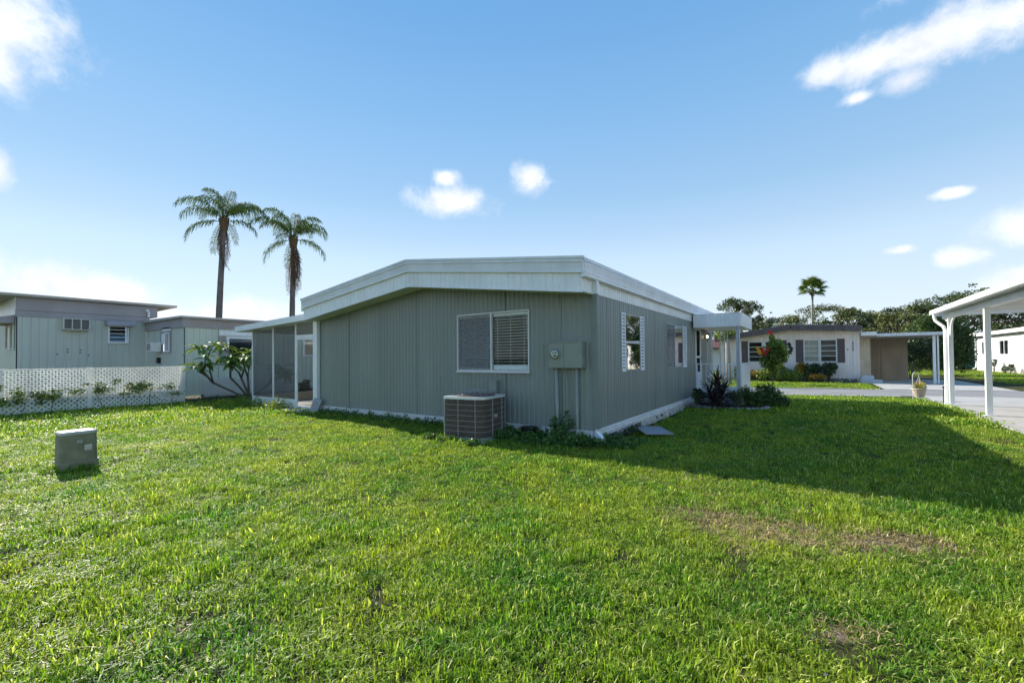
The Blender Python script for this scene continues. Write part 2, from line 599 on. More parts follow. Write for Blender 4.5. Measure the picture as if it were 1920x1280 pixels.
class Wall:
    """wall frame: a runs along the wall, d outward, z up"""

    def __init__(s, o, ax, n):
        s.o, s.ax, s.n = o, ax, n

    def P(s, a, d, z):
        return (s.o[0] + s.ax[0] * a + s.n[0] * d, s.o[1] + s.ax[1] * a + s.n[1] * d, z)

    def box(s, m, a0, a1, d0, d1, z0, z1):
        P = s.P
        return m.hexa([P(a0, d0, z0), P(a1, d0, z0), P(a1, d1, z0), P(a0, d1, z0), P(a0, d0, z1), P(a1, d0, z1), P(a1, d1, z1), P(a0, d1, z1)])

    def frame(s, m, a0, a1, z0, z1, w, d0, d1):
        s.box(m, a0, a0 + w, d0, d1, z0, z1)
        s.box(m, a1 - w, a1, d0, d1, z0, z1)
        s.box(m, a0 + w, a1 - w, d0, d1 - .002, z0, z0 + w)
        s.box(m, a0 + w, a1 - w, d0, d1 - .002, z1 - w, z1)
        return m

    def ribbed(s, a0, a1, z0, z1, pitch=.122, depth=.012, gw=.022, d=0., openings=(), phase=0., th=.03, jitter=None, slope=.006):
        """sheet with vertical grooves; z0,z1 numbers or functions of a; openings (a0,a1,z0,z1)"""
        z0f = z0 if callable(z0) else (lambda a: z0)
        z1f = z1 if callable(z1) else (lambda a: z1)
        prof = []
        lo, hi = min(a0, a1), max(a0, a1)
        k = math.floor((lo - phase) / pitch) - 1
        while phase + k * pitch < hi + pitch:
            c = phase + k * pitch
            if jitter:
                c += jitter.uniform(-.3, .3) * pitch
            prof += [(c - gw / 2 - slope, 0), (c - gw / 2, -depth), (c + gw / 2, -depth), (c + gw / 2 + slope, 0)]
            k += 1
        prof.sort()
        xs = [p[0] for p in prof]
        ds = [p[1] for p in prof]
        cuts = {lo, hi}
        for o in openings:
            cuts |= {o[0], o[1]}
        pts = sorted(set([x for x in xs if lo < x < hi] + [c for c in cuts if lo <= c <= hi]))
        dd = np.interp(pts, xs, ds)
        m = MB()
        P = s.P

        def strip(p, dp, q, dq, za, zb, zc, ze):
            if zb - za < 1e-4 and ze - zc < 1e-4:
                return
            m.quadlist([P(p, d + dp, za), P(q, d + dq, zc), P(q, d + dq, ze), P(p, d + dp, zb)], [(0, 1, 2, 3)])
        for i in range(len(pts) - 1):
            p, q = pts[i], pts[i + 1]
            mid = (p + q) / 2
            op = [o for o in openings if o[0] < mid < o[1]]
            if op:
                o = op[0]
                strip(p, dd[i], q, dd[i + 1], z0f(p), o[2], z0f(q), o[2])
                strip(p, dd[i], q, dd[i + 1], o[3], z1f(p), o[3], z1f(q))
            else:
                strip(p, dd[i], q, dd[i + 1], z0f(p), z1f(p), z0f(q), z1f(q))
        if th:      # side returns so that the sheet has a body
            for a in (lo, hi):
                segs = [(z0f(a), z1f(a))]
                for o in openings:
                    if o[0] <= a <= o[1]:
                        segs = [(z0f(a), o[2]), (o[3], z1f(a))]
                for (za, zb) in segs:
                    m.quadlist([P(a, d, za), P(a, d - th, za), P(a, d - th, zb), P(a, d, zb)], [(0, 1, 2, 3)])
        return m


def hash_noise(x, y, seed=0):
    """smooth 2D value noise in numpy, 0..1"""
    xi, yi = np.floor(x).astype(np.int64), np.floor(y).astype(np.int64)
    fx, fy = x - xi, y - yi
    fx, fy = fx * fx * (3 - 2 * fx), fy * fy * (3 - 2 * fy)

    def h(a, b):
        v = (a * 374761393 + b * 668265263 + seed * 69069) & 0xffffffff
        v = ((v ^ (v >> 13)) * 1274126177) & 0xffffffff
        return ((v ^ (v >> 16)) & 0xffff) / 65535.0
    return (h(xi, yi) * (1 - fx) + h(xi + 1, yi) * fx) * (1 - fy) + (h(xi, yi + 1) * (1 - fx) + h(xi + 1, yi + 1) * fx) * fy


# ------------------------------------------------------------------ terrain, road, driveways
def road_edge(x):
    x = np.asarray(x, float)
    return 13.35 + .33 * 7 * np.tanh((x - 4) / 7) + .33 * 4


def gz(x, y):
    x, y = np.asarray(x, float), np.asarray(y, float)
    t = np.clip((y - 8.5) / (road_edge(x) - .3 - 8.5), 0, 1)
    z = -.15 * t * t * (3 - 2 * t)
    bump = (hash_noise(x * .55 + 7, y * .55, 3) - .5) * .035 + (hash_noise(x * 1.7, y * 1.7 + 9, 4) - .5) * .016
    calm = np.clip(1 - np.abs(t) * 1.2, 0, 1)
    dip = -.10 * np.exp(-(x / .55) ** 2) * np.clip((y + .2) * 3, 0, 1) * np.clip((8.2 - y), 0, 1) * (x > -.3)
    return z + bump * calm + dip


def axis(lo, hi, step, far):
    a = list(np.arange(lo, hi + 1e-6, step))
    left, right, d = [], [], step * 2
    x = lo
    while x > -far:
        x -= d
        d *= 1.6
        left.append(x)
    d, x = step * 2, hi
    while x < far:
        x += d
        d *= 1.6
        right.append(x)
    return np.array(left[::-1] + a + right)


def grid_object(name, X, Y, Z, mat):
    ny, nx = X.shape
    v = np.stack([X, Y, Z], -1).reshape(-1, 3)
    i = np.arange(nx * ny).reshape(ny, nx)
    f = np.stack([i[:-1, :-1], i[:-1, 1:], i[1:, 1:], i[1:, :-1]], -1).reshape(-1, 4)
    me = bpy.data.meshes.new(name)
    me.from_pydata(v.tolist(), [], f.tolist())
    me.materials.append(MATS[mat])
    me.polygons.foreach_set('use_smooth', [True] * len(me.polygons))
    return struct(link(name, me))


def ground_material():
    m = bpy.data.materials.new('ground')
    m.use_nodes = True
    t = m.node_tree
    b = t.nodes['Principled BSDF']
    geo = t.nodes.new('ShaderNodeNewGeometry')
    n1 = t.nodes.new('ShaderNodeTexNoise')
    n1.inputs['Scale'].default_value = 9
    n1.inputs['Detail'].default_value = 8
    n1.inputs['Roughness'].default_value = .7
    t.links.new(geo.outputs['Position'], n1.inputs['Vector'])
    cr = t.nodes.new('ShaderNodeValToRGB')
    cr.color_ramp.elements[0].position = .3
    cr.color_ramp.elements[0].color = (.040, .036, .020, 1)
    cr.color_ramp.elements[1].position = .7
    cr.color_ramp.elements[1].color = (.070, .082, .024, 1)
    t.links.new(n1.outputs['Fac'], cr.inputs[0])
    # bare sandy patch worn into the lawn
    prevd = None
    for (x, y, rx, ry, rz) in DRY:
        mp = t.nodes.new('ShaderNodeMapping')
        mp.vector_type = 'TEXTURE'
        mp.inputs['Location'].default_value = (x, y, 0)
        mp.inputs['Rotation'].default_value = (0, 0, rz)
        mp.inputs['Scale'].default_value = (rx, ry, 10)
        t.links.new(geo.outputs['Position'], mp.inputs['Vector'])
        ln_ = t.nodes.new('ShaderNodeVectorMath')
        ln_.operation = 'LENGTH'
        t.links.new(mp.outputs[0], ln_.inputs[0])
        if prevd is None:
            prevd = ln_.outputs['Value']
        else:
            q = t.nodes.new('ShaderNodeMath')
            q.operation = 'MINIMUM'
            t.links.new(prevd, q.inputs[0])
            t.links.new(ln_.outputs['Value'], q.inputs[1])
            prevd = q.outputs[0]
    mr_ = t.nodes.new('ShaderNodeMapRange')
    mr_.inputs['From Min'].default_value = 1.25
    mr_.inputs['From Max'].default_value = .5
    t.links.new(prevd, mr_.inputs['Value'])
    n2 = t.nodes.new('ShaderNodeTexNoise')
    n2.inputs['Scale'].default_value = 22
    n2.inputs['Detail'].default_value = 8
    n2.inputs['Roughness'].default_value = .75
    t.links.new(geo.outputs['Position'], n2.inputs['Vector'])
    c2 = t.nodes.new('ShaderNodeValToRGB')
    c2.color_ramp.elements[0].position = .35
    c2.color_ramp.elements[0].color = (.13, .092, .062, 1)
    c2.color_ramp.elements[1].position = .7
    c2.color_ramp.elements[1].color = (.36, .28, .20, 1)
    t.links.new(n2.outputs['Fac'], c2.inputs[0])
    mx = t.nodes.new('ShaderNodeMix')
    mx.data_type = 'RGBA'
    t.links.new(mr_.outputs[0], mx.inputs['Factor'])
    t.links.new(cr.outputs[0], mx.inputs['A'])
    t.links.new(c2.outputs[0], mx.inputs['B'])
    t.links.new(mx.outputs['Result'], b.inputs['Base Color'])
    b.inputs['Roughness'].default_value = .95
    b.inputs['Specular IOR Level'].default_value = .1
    bp = t.nodes.new('ShaderNodeBump')
    bp.inputs['Strength'].default_value = .8
    bp.inputs['Distance'].default_value = .03
    t.links.new(n2.outputs['Fac'], bp.inputs['Height'])
    t.links.new(bp.outputs[0], b.inputs['Normal'])
    MATS['ground'] = m


# worn patches: x, y, half sizes, rotation
DRY = [(2.9, -2.88, .62, .36, R(25)), (3.55, -2.66, .50, .24, R(18)), (2.3, -2.8, .32, .14, R(25)), (3.3, -4.22, .16, .07, R(30))]
ground_material()
gx, gy = axis(-24, 26, .5, 900), axis(-12, 40, .5, 900)
X, Y = np.meshgrid(gx, gy)
grid_object('ground', X, Y, gz(X, Y), 'ground')


def sheet(name, xs, y0, y1, ny, zoff, mat, zf=None):
    xs = np.asarray(xs, float)
    T = np.linspace(0, 1, ny)
    X = np.repeat(xs[None, :], ny, 0)
    a = y0(xs) if callable(y0) else np.full_like(xs, y0)
    b = y1(xs) if callable(y1) else np.full_like(xs, y1)
    Y = a[None, :] * (1 - T[:, None]) + b[None, :] * T[:, None]
    Z = (zf(X, Y) if zf else gz(X, Y)) + zoff
    return grid_object(name, X, Y, Z, mat)


rx = np.linspace(-70, 70, 141)
sheet('road', rx, lambda x: road_edge(x) + .42, lambda x: road_edge(x) + 4.5, 3, .018, 'road')
sheet('road_gutter', rx, lambda x: road_edge(x) + .24, lambda x: road_edge(x) + .44, 2, .009, 'gutter_dark')


def band(name, xs, f0, f1, z0, z1, mat):
    m = MB()
    for i in range(len(xs) - 1):
        p, q = xs[i], xs[i + 1]
        zp, zq = float(gz(p, f0(p))), float(gz(q, f0(q)))
        m.hexa([(p, f0(p), zp + z0), (q, f0(q), zq + z0), (q, f1(q), zq + z0), (p, f1(p), zp + z0),
                (p, f0(p), zp + z1), (q, f0(q), zq + z1), (q, f1(q), zq + z1), (p, f1(p), zp + z1)])
    return struct(m.build(name, mat))


band('kerb', [x for x in rx if x <= 6.2], lambda x: float(road_edge(x)) - .12, lambda x: float(road_edge(x)) + .24, -.1, .045, 'kerb')
band('kerb', [x for x in rx if x >= 12], lambda x: float(road_edge(x)) - .12, lambda x: float(road_edge(x)) + .24, -.1, .045, 'kerb')
band('kerb', [x for x in rx if x <= 5], lambda x: float(road_edge(x)) + 4.45, lambda x: float(road_edge(x)) + 4.62, -.1, .05, 'kerb')
band('kerb', [x for x in rx if x >= 11], lambda x: float(road_edge(x)) + 4.45, lambda x: float(road_edge(x)) + 4.62, -.1, .05, 'kerb')


def smoothz(x, y):
    x, y = np.asarray(x, float), np.asarray(y, float)
    t = np.clip((y - 8.5) / (road_edge(x) - .3 - 8.5), 0, 1)
    return -.15 * t * t * (3 - 2 * t)


# carport slab poured in bays with open joints
slab_y = [-9, -5.6, -2.2, 1.2, 4.6, 8.0, 11.4]
for i in range(len(slab_y)):
    ya = slab_y[i]
    yb = slab_y[i + 1] if i + 1 < len(slab_y) else (lambda x: road_edge(x) + .43)
    ybb = (lambda x, yb=yb: np.full_like(np.asarray(x, float), yb - .018)) if not callable(yb) else yb
    sheet('driveway', np.linspace(6.42, 12.2, 8), lambda x, ya=ya: np.full_like(np.asarray(x, float), ya), ybb, 9, .034, 'driveway', smoothz)
mslab = MB()
for i in range(40):
    y0_, y1_ = -9 + i * .6, -9 + (i + 1) * .6
    if y1_ > 15:
        break
    mslab.hexa([(6.40, y0_, -.3), (6.425, y0_, -.3), (6.425, y1_, -.3), (6.40, y1_, -.3),
                (6.40, y0_, float(smoothz(6.4, y0_)) + .03), (6.425, y0_, float(smoothz(6.4, y0_)) + .03),
                (6.425, y1_, float(smoothz(6.4, y1_)) + .03), (6.40, y1_, float(smoothz(6.4, y1_)) + .03)])
struct(mslab.build('driveway_edge', 'concrete'))
sheet('far_driveway', np.linspace(6.0, 10.6, 6), lambda x: road_edge(x) + 4.4, 31.5, 12, .03, 'concrete', lambda x, y: np.full_like(x, -.15))
sheet('flower_bed_soil', np.linspace(-3, 5.6, 14), 24.7, 26.2, 6, .03, 'soil')

# ------------------------------------------------------------------ main mobile home
HW, HL = 8.48, 11.3                       # gable width, length
RX = -HW / 2


def zt(x):                                # roof top line across the gable
    return 3.715 - abs(x - RX) * .1215


GAB = Wall((0, 0), (1, 0), (0, -1))       # a = X
RGT = Wall((0, 0), (0, 1), (1, 0))        # a = Y
LFT = Wall((-HW, 0), (0, 1), (-1, 0))
BCK = Wall((0, HL), (1, 0), (0, 1))
home = thing('mobile_home', 'sage grey ribbed mobile home with white fascia in the middle of the lawn', 'mobile home')

ZB = .205
win_g = (-3.18, -1.34, 1.24, 2.44)
edges = [0, -.62, -1.90, -3.20, -4.47, -5.82, -7.10, -HW]
for i in range(len(edges) - 1):
    GAB.ribbed(edges[i + 1] + .003, edges[i] - .003, ZB, lambda a: zt(a) - .575, .113, .013, .030, openings=[win_g], phase=.03, slope=.018).build('siding_panel', 'siding', home)
rops = [(1.64, 2.56, 1.22, 2.40), (4.80, 6.50, 1.20, 2.40), (8.27, 8.99, .37, 2.46), (10.15, 11.0, .75, 2.46)]
_rj = random.Random(3)
sp_ = [0, 1.22, 2.44, 3.66, 4.6, 5.64, 6.9, 8.1, 9.15, 10.4, HL]
for e, e2 in zip(sp_[:-1], sp_[1:]):
    RGT.ribbed(e + .003, e2 - .003, ZB, 2.66, .118, .009, .012, openings=rops, phase=.02, jitter=_rj).build('siding_panel', 'siding', home)
    LFT.ribbed(e + .003, e2 - .003, ZB, 2.66, .122, .012, .02, openings=[]).build('siding_panel', 'siding', home)
for i in range(len(edges) - 1):
    BCK.ribbed(edges[i + 1] + .003, edges[i] - .003, ZB, lambda a: zt(a) - .5, .122, .013, .024, phase=.03).build('siding_panel', 'siding', home)
# inner lining, floor: what the windows look into
m = MB()
m.box(-HW + .06, -.06, .06, HL - .06, .18, .24)
m.build('floor', 'interior', home)
m = MB()
m.box(-HW + .06, -.06, 2.6, 2.66, .24, 2.66)
m.build('partition_wall', 'interior', home)

# roof: two slopes with a body, standing a little proud of the fascia
m = MB()
for (xa, xb) in ((RX, .075), (-HW - .075, RX)):
    m.hexa([(xa, -.50, zt(xa) - .06), (xb, -.50, zt(xb) - .06), (xb, HL + .3, zt(xb) - .06), (xa, HL + .3, zt(xa) - .06),
            (xa, -.50, zt(xa)), (xb, -.50, zt(xb)), (xb, HL + .3, zt(xb)), (xa, HL + .3, zt(xa))])
roof = m.build('roof', 'roof_metal', home)
m = MB()
for (xa, xb) in ((RX, .09), (-HW - .09, RX)):
    m.hexa([(xa, -.545, zt(xa) - .03), (xb, -.545, zt(xb) - .03), (xb, -.503, zt(xb) - .03), (xa, -.503, zt(xa) - .03),
            (xa, -.545, zt(xa) + .012), (xb, -.545, zt(xb) + .012), (xb, -.503, zt(xb) + .012), (xa, -.503, zt(xa) + .012)])
m.build('drip_edge', 'grey_metal', roof)


def sloped(x0, x1, y0, y1, za, zb, leany=0.):
    """board following the gable slope; za,zb below roof line, bottom leaning in by leany"""
    mm = MB()
    xs = [x0, x1]
    if x0 < RX < x1:
        xs = [x0, RX, x1]
    for p, q in zip(xs[:-1], xs[1:]):
        mm.hexa([(p, y0 + leany, zt(p) - zb), (q, y0 + leany, zt(q) - zb), (q, y1, zt(q) - zb), (p, y1, zt(p) - zb),
                 (p, y0, zt(p) - za), (q, y0, zt(q) - za), (q, y1, zt(q) - za), (p, y1, zt(p) - za)])
    return mm


# upper fascia band in five lengths of bent sheet, with overlapped joints
fx = [-HW - .06, -7.3, RX - .002, -2.4, -.55, .065]
for i in range(len(fx) - 1):
    sloped(fx[i] + .002, fx[i + 1] - .002, -.53 - .003 * (i % 2), -.47, .031, .245, .028).build('fascia_board', 'grey_metal', home)
sloped(-HW - .06, .065, -.522, -.47, .25, .268).build('fascia_lip', 'white_metal', home)
sloped(-HW - .06, .065, -.541, -.531, .075, .088).build('fascia_bead', 'grey_metal', home)
# lower skirt of ribbed white strips
SK = Wall((0, -.47), (1, 0), (0, -1))
sx_ = [-HW - .02, -7.0, -5.6, RX, -2.9, -1.5, .02]
for i in range(len(sx_) - 1):
    SK.ribbed(sx_[i] + .002, sx_[i + 1] - .002, lambda a: zt(a) - .585, lambda a: zt(a) - .262, .135, .009, .012).build('skirt_panel', 'white_metal', home)
sloped(-HW - .02, .02, -.483, -.44, .575, .597).build('skirt_trim', 'white_metal', home)
sloped(-HW - .015, .015, -.438, -.005, .565, .585).build('soffit', 'soffit', home)
# right eave: fascia band, gutter lip, frieze
m = MB()
zc = zt(.065)
m.extrude([(.02, -.47, zc - .03), (.075, -.47, zc - .03), (.082, -.47, zc - .055), (.066, -.47, zc - .06), (.088, -.47, zc - .10), (.052, -.47, zc - .235), (.02, -.47, zc - .235)], (0, HL + .75, 0))
m.build('eave_fascia', 'grey_metal', home)
m = MB()
gp = [(.022, zc - .238), (.085, zc - .238), (.105, zc - .245), (.105, zc - .262), (.092, zc - .275), (.096, zc - .30), (.115, zc - .318), (.11, zc - .332), (.09, zc - .335), (.022, zc - .335)]
m.extrude([(x, -.50, z) for x, z in gp], (0, HL + .78, 0))
m.build('gutter', 'white_metal', home)
FR = Wall((.012, 0), (0, 1), (1, 0))
e = -.465
while e < HL - .05:
    e2 = min(e + (1.22 if e > 0 else .465), HL)
    FR.ribbed(e + .002, e2 - .002, 2.635, zc - .32, .118, .008, .010).build('frieze_panel', 'white_metal', home)
    e = e2
m = MB()
m.box(-HW - .10, -HW - .02, -.5, HL + .2, 2.86, zt(-HW - .075) - .01)
m.build('gutter', 'white_metal', home)
m = MB()
FL = Wall((-HW - .012, 0), (0, 1), (-1, 0))
FL.ribbed(-.465, HL, 2.6, 2.9, .118, .008, .010).build('frieze_panel', 'white_metal', home)

# base boards and loose white bricks below the right wall
m = MB()
m.extrude([(.004, -.012, .07), (.055, -.012, .07), (.055, -.012, .135), (.035, -.012, .15), (.035, -.012, .185), (.018, -.012, .21), (.004, -.012, .21)], (0, 4.28, 0))
m.build('base_board', 'white_paint', home)
m = MB()
m.extrude([(.004, 0, .075), (.052, 0, .075), (.052, 0, .14), (.033, 0, .155), (.033, 0, .187), (.016, 0, .21), (.004, 0, .21)], (0, HL - 4.3, 0))
m.build('base_board', 'white_paint', home, loc=(0, 4.285, 0))
m = MB()
m.box(-HW, -.004, -.045, -.004, .075, .204)
m.build('base_board', 'white_paint', home)
m = MB()
m.box(-HW, -.02, -.018, .03, -.12, .075)
m.box(-.03, .012, -.005, HL, -.12, .07)
m.box(-HW + .01, -HW + .06, 0, HL, -.12, .2)
m.box(-HW, 0, HL - .06, HL - .01, -.12, .2)
m.build('footing', 'mortar', home)
rb = random.Random(11)
bmesh_ = MB().box(0, .035, -.095, .095, 0, .066).mesh('brick', 'white_brick')
y = .12
while y < 7.6:
    for k in range(2):
        if rb.random() < .16:
            continue
        link('brick', bmesh_, home, (.013 + rb.uniform(-.003, .02), y + .1 * k + rb.uniform(-.01, .01), -.075 + .075 * k + rb.uniform(-.006, .004)), (rb.uniform(-.04, .04), 0, rb.uniform(-.06, .06)), (1, rb.uniform(.85, 1.05), rb.uniform(.85, 1.0)))
    y += .212
x = -8.2
while x < -.3:
    if rb.random() < .8:
        link('brick', bmesh_, home, (x, -.02, -.04 + rb.uniform(-.02, .03)), (0, 0, -math.pi / 2 + rb.uniform(-.05, .05)), (1, rb.uniform(.9, 1.3), 1.3))
    x += .26
# corner post and downspout
m = MB()
m.box(-.03, .012, -.012, .03, .2, 2.63)
m.build('corner_trim', 'siding_trim', home)
dp = MB()
dp.box(.016, .098, -.03, .06, .24, 2.62)
ds = dp.build('downspout', 'siding_trim', home)
MB().box(.014, .10, -.032, .062, 2.622, zc - .337).build('upper_section', 'white_metal', ds)
m = MB()
m.hexa([(.02, .005, .16), (.088, .005, .24), (.088, .085, .24), (.02, .085, .16), (.02, .005, .24), (.086, .005, .242), (.086, .085, .242), (.02, .085, .24)])
m.hexa([(.03, .005, .11), (.19, -.10, .04), (.23, -.05, .04), (.07, .085, .11), (.03, .005, .19), (.19, -.10, .10), (.23, -.05, .10), (.07, .085, .19)])
m.build('elbow', 'white_metal', ds)
for z in (.45, 2.02):
    MB().box(.0125, .103, -.036, .066, z, z + .03).build('strap', 'siding_trim', ds)
# left corner column
MB().box(-HW - .20, -HW - .003, -.09, .06, 0, 2.62).build('corner_column', 'white_metal', home)


def slat_mesh(w, name='slat', mat='blind', tilt=.45, dep=.042):
    mm = MB()
    c, s = math.cos(tilt) * dep / 2, math.sin(tilt) * dep / 2
    mm.hexa([(-w / 2, -c, -s - .001), (w / 2, -c, -s - .001), (w / 2, c, s - .001), (-w / 2, c, s - .001),
             (-w / 2, -c, -s + .0015), (w / 2, -c, -s + .0015), (w / 2, c, s + .0015), (-w / 2, c, s + .0015)])
    return mm.mesh(name, mat)


def blind(win, wall, a0, a1, z0, z1, n, mat='blind', tilt=.45, depth=-.10, rotz=0., drop=0.):
    bl = MB()
    wall.box(bl, a0, a1, depth - .03, depth + .03, z1 - .05, z1)
    b = bl.build('blind_valance', mat, win)
    sm = slat_mesh(a1 - a0, 'slat', mat, tilt)
    for k in range(n):
        z = z1 - .07 - (z1 - z0 - .12) * k / (n - 1)
        link('slat', sm, b, wall.P((a0 + a1) / 2, depth, z), (0, 0, rotz))
    br = MB()
    wall.box(br, a0, a1, depth - .02, depth + .02, z0, z0 + .03)
    br.build('bottom_rail', mat, b)
    for f in (.12, .5, .88):
        cmb = MB()
        a = a0 + (a1 - a0) * f
        wall.box(cmb, a - .003, a + .003, depth + .024, depth + .027, z0, z1)
        cmb.build('cord', mat, b)
    return b


# gable window: two lights, left behind an insect screen
a0, a1, z0, z1 = win_g
w = GAB.frame(MB(), a0 - .010, a1 + .010, z0 - .010, z1 + .010, .026, -.05, .02).build('window', 'window_frame', home)
mid = -2.26
m = MB()
GAB.box(m, mid - .018, mid + .016, -.04, .022, z0 + .016, z1 - .016)
GAB.box(m, a0 - .03, a1 + .03, .005, .045, z0 - .038, z0 - .013)
m.build('mullion', 'window_frame', w)
for (p, q) in ((a0 + .024, mid - .026), (mid + .022, a1 - .024)):
    m = MB()
    GAB.box(m, p, q, -.022, -.018, z0 + .024, z1 - .024)
    m.build('pane', 'pane', w)
m = MB()
GAB.box(m, a0 + .026, mid - .028, .012, .014, z0 + .026, z1 - .026)
m.build('insect_screen', 'insect_screen', w)
blind(w, GAB, a0 + .03, mid - .03, z0 + .02, z1 - .02, 22, 'blind', depth=-.055)
b2 = blind(w, GAB, mid + .03, a1 - .03, z0 + .02, z1 - .02, 19, 'blind', tilt=-.42, depth=-.06)
m = MB()
GAB.box(m, mid + .03, a1 - .03, -.032, -.026, z0 + .03, z0 + .12)
m.build('sill_roll', 'blind', w)
m = MB()
m.tube([GAB.P(a1 - .10, -.07, z1 - .08), GAB.P(a1 - .09, -.065, z1 - .55)], .004, 5)
m.build('wand', 'blind', w)

# right wall windows
a0, a1, z0, z1 = rops[0]
w = RGT.frame(MB(), a0 - .01, a1 + .01, z0 - .01, z1 + .01, .024, -.05, .007).build('window', 'frame_alu', home)
m = MB()
RGT.box(m, a0 + .014, a1 - .014, -.045, .006, 1.795, 1.825)
m.build('meeting_rail', 'window_frame', w)
for (p, q, dd) in ((z0 + .014, 1.795, .001), (1.825, z1 - .014, .003)):
    m = MB()
    RGT.box(m, a0 + .014, a1 - .014, dd - .004, dd, p, q)
    m.build('pane', 'pane_mirror', w)
blind(w, RGT, a0 + .04, a1 - .04, z0 + .04, z1 - .04, 20, 'blind', rotz=math.pi / 2, depth=-.12)


def shutter(wall, a0, a1, z0, z1, mat, parent, n=16, rotz=0., d=.0):
    m = wall.frame(MB(), a0, a1, z0, z1, .032, d + .003, d + .017)
    s = m.build('shutter', mat, parent)
    mm = MB()
    h = (z1 - z0 - .07) / n
    w_ = a1 - a0 - .07
    for_ = MB().hexa([(-w_ / 2, -.004, 0), (w_ / 2, -.004, 0), (w_ / 2, .004, 0), (-w_ / 2, .004, 0),
                      (-w_ / 2, .022, h * .8), (w_ / 2, .022, h * .8), (w_ / 2, .026, h * .8), (-w_ / 2, .026, h * .8)]).mesh('slat', mat)
    for k in range(n):
        link('slat', for_, s, wall.P((a0 + a1) / 2, d + .014, z0 + .035 + k * h), (0, 0, rotz))
    b = MB()
    wall.box(b, a0 + .03, a1 - .03, d + .0012, d + .0025, z0 + .03, z1 - .03)
    b.build('backing', 'screen_frame_grey' if mat == 'white_metal' else mat, s)
    return s


shutter(RGT, 1.40, 1.625, 1.20, 2.42, 'white_metal', home, 16, math.pi / 2)
shutter(RGT, 2.575, 2.84, 1.20, 2.42, 'white_metal', home, 16, math.pi / 2)
a0, a1, z0, z1 = rops[1]
w = RGT.frame(MB(), a0 - .01, a1 + .01, z0 - .01, z1 + .01, .024, -.05, .007).build('window', 'frame_alu', home)
m = MB()
RGT.box(m, 5.62, 5.65, -.04, .006, z0 + .025, z1 - .025)
m.build('mullion', 'window_frame', w)
for (p, q) in ((a0 + .025, 5.62), (5.66, a1 - .025)):
    m = MB()
    RGT.box(m, p, q, -.003, .001, z0 + .014, z1 - .014)
    m.build('pane', 'pane_mirror', w)
m = MB()
RGT.box(m, a0 + .016, 5.618, .0035, .0055, z0 + .016, z1 - .016)
m.build('insect_screen', 'insect_screen', w)
blind(w, RGT, a0 + .04, a1 - .04, z0 + .04, z1 - .04, 18, 'blind', rotz=math.pi / 2, depth=-.12)
shutter(RGT, 6.53, 6.98, 1.18, 2.42, 'white_metal', home, 16, math.pi / 2)
# entry screen door
a0, a1, z0, z1 = rops[2]
dr = RGT.frame(MB(), a0 - .04, a1 + .04, z0 - .01, z1 + .04, .05, -.03, .03).build('door', 'white_metal', home)
m = RGT.frame(MB(), a0 + .012, a1 - .012, z0 + .042, z1 - .012, .06, -.01, .02)
RGT.box(m, a0 + .072, a1 - .072, -.008, .018, 1.45, 1.52)
m.build('screen_frame', 'white_metal', dr)
m = MB()
RGT.box(m, a0 + .07, a1 - .07, 0, .002, 1.52, z1 - .07)
RGT.box(m, a0 + .07, a1 - .07, 0, .002, .98, 1.45)
m.build('insect_screen', 'door_screen', dr)
m = MB()
RGT.box(m, a0 + .07, a1 - .07, -.004, .008, z0 + .1, .98)
m.build('kick_panel', 'white_metal', dr)
m = MB()
RGT.box(m, a0 + .01, a1 - .01, -.09, -.05, z0, z1)
m.build('inner_door', 'interior', dr)
m = MB()
m.tube([RGT.P(a1 - .05, .05, 1.35), RGT.P(a1 - .05, .05, 1.5)], .008, 6)
m.build('handle', 'black_iron', dr)
a0, a1, z0, z1 = rops[3]
w = RGT.frame(MB(), a0 - .02, a1 + .02, z0 - .02, z1 + .02, .06, -.05, .03).build('window', 'window_frame', home)
m = MB()
RGT.box(m, a0 + .04, a1 - .04, -.02, -.016, z0 + .04, z1 - .04)
m.build('pane', 'pane', w)
m = MB()
RGT.box(m, (a0 + a1) / 2 - .02, (a0 + a1) / 2 + .02, -.04, .02, z0 + .04, z1 - .04)
m.build('mullion', 'window_frame', w)
m = MB()
cw = Wall((-.12, 0), (0, 1), (1, 0))
n = 22
for k in range(n):
    p, q = a0 + (a1 - a0) * k / n, a0 + (a1 - a0) * (k + 1) / n
    dd = .025 * (k % 2)
    m.quadlist([cw.P(p, dd, z0), cw.P(q, .025 - dd, z0), cw.P(q, .025 - dd, z1), cw.P(p, dd, z1)], [(0, 1, 2, 3)])
m.build('curtain', 'curtain', w)

# entry porch: slab, canopy, column, railing
porch = thing('entry_porch', 'white flat-canopied entry porch with column and railing on the right wall', 'porch', (.7, 9, 0))
ox, oy = .7, 9.0


def pb(m, x0, x1, y0, y1, z0, z1):
    return m.box(x0 - ox, x1 - ox, y0 - oy, y1 - oy, z0, z1)


m = MB()
pb(m, .06, 1.42, 7.7, 10.6, -.2, .345)
m.build('deck', 'porch_blue', porch)
m = MB()
pb(m, .04, 1.46, 7.66, 10.64, .345, .375)
m.build('deck_slab', 'porch_blue', porch)
m = MB()
pb(m, .45, 1.35, 10.645, 10.98, -.25, .21)
pb(m, .45, 1.35, 10.985, 11.3, -.25, .06)
m.build('step', 'concrete', porch)
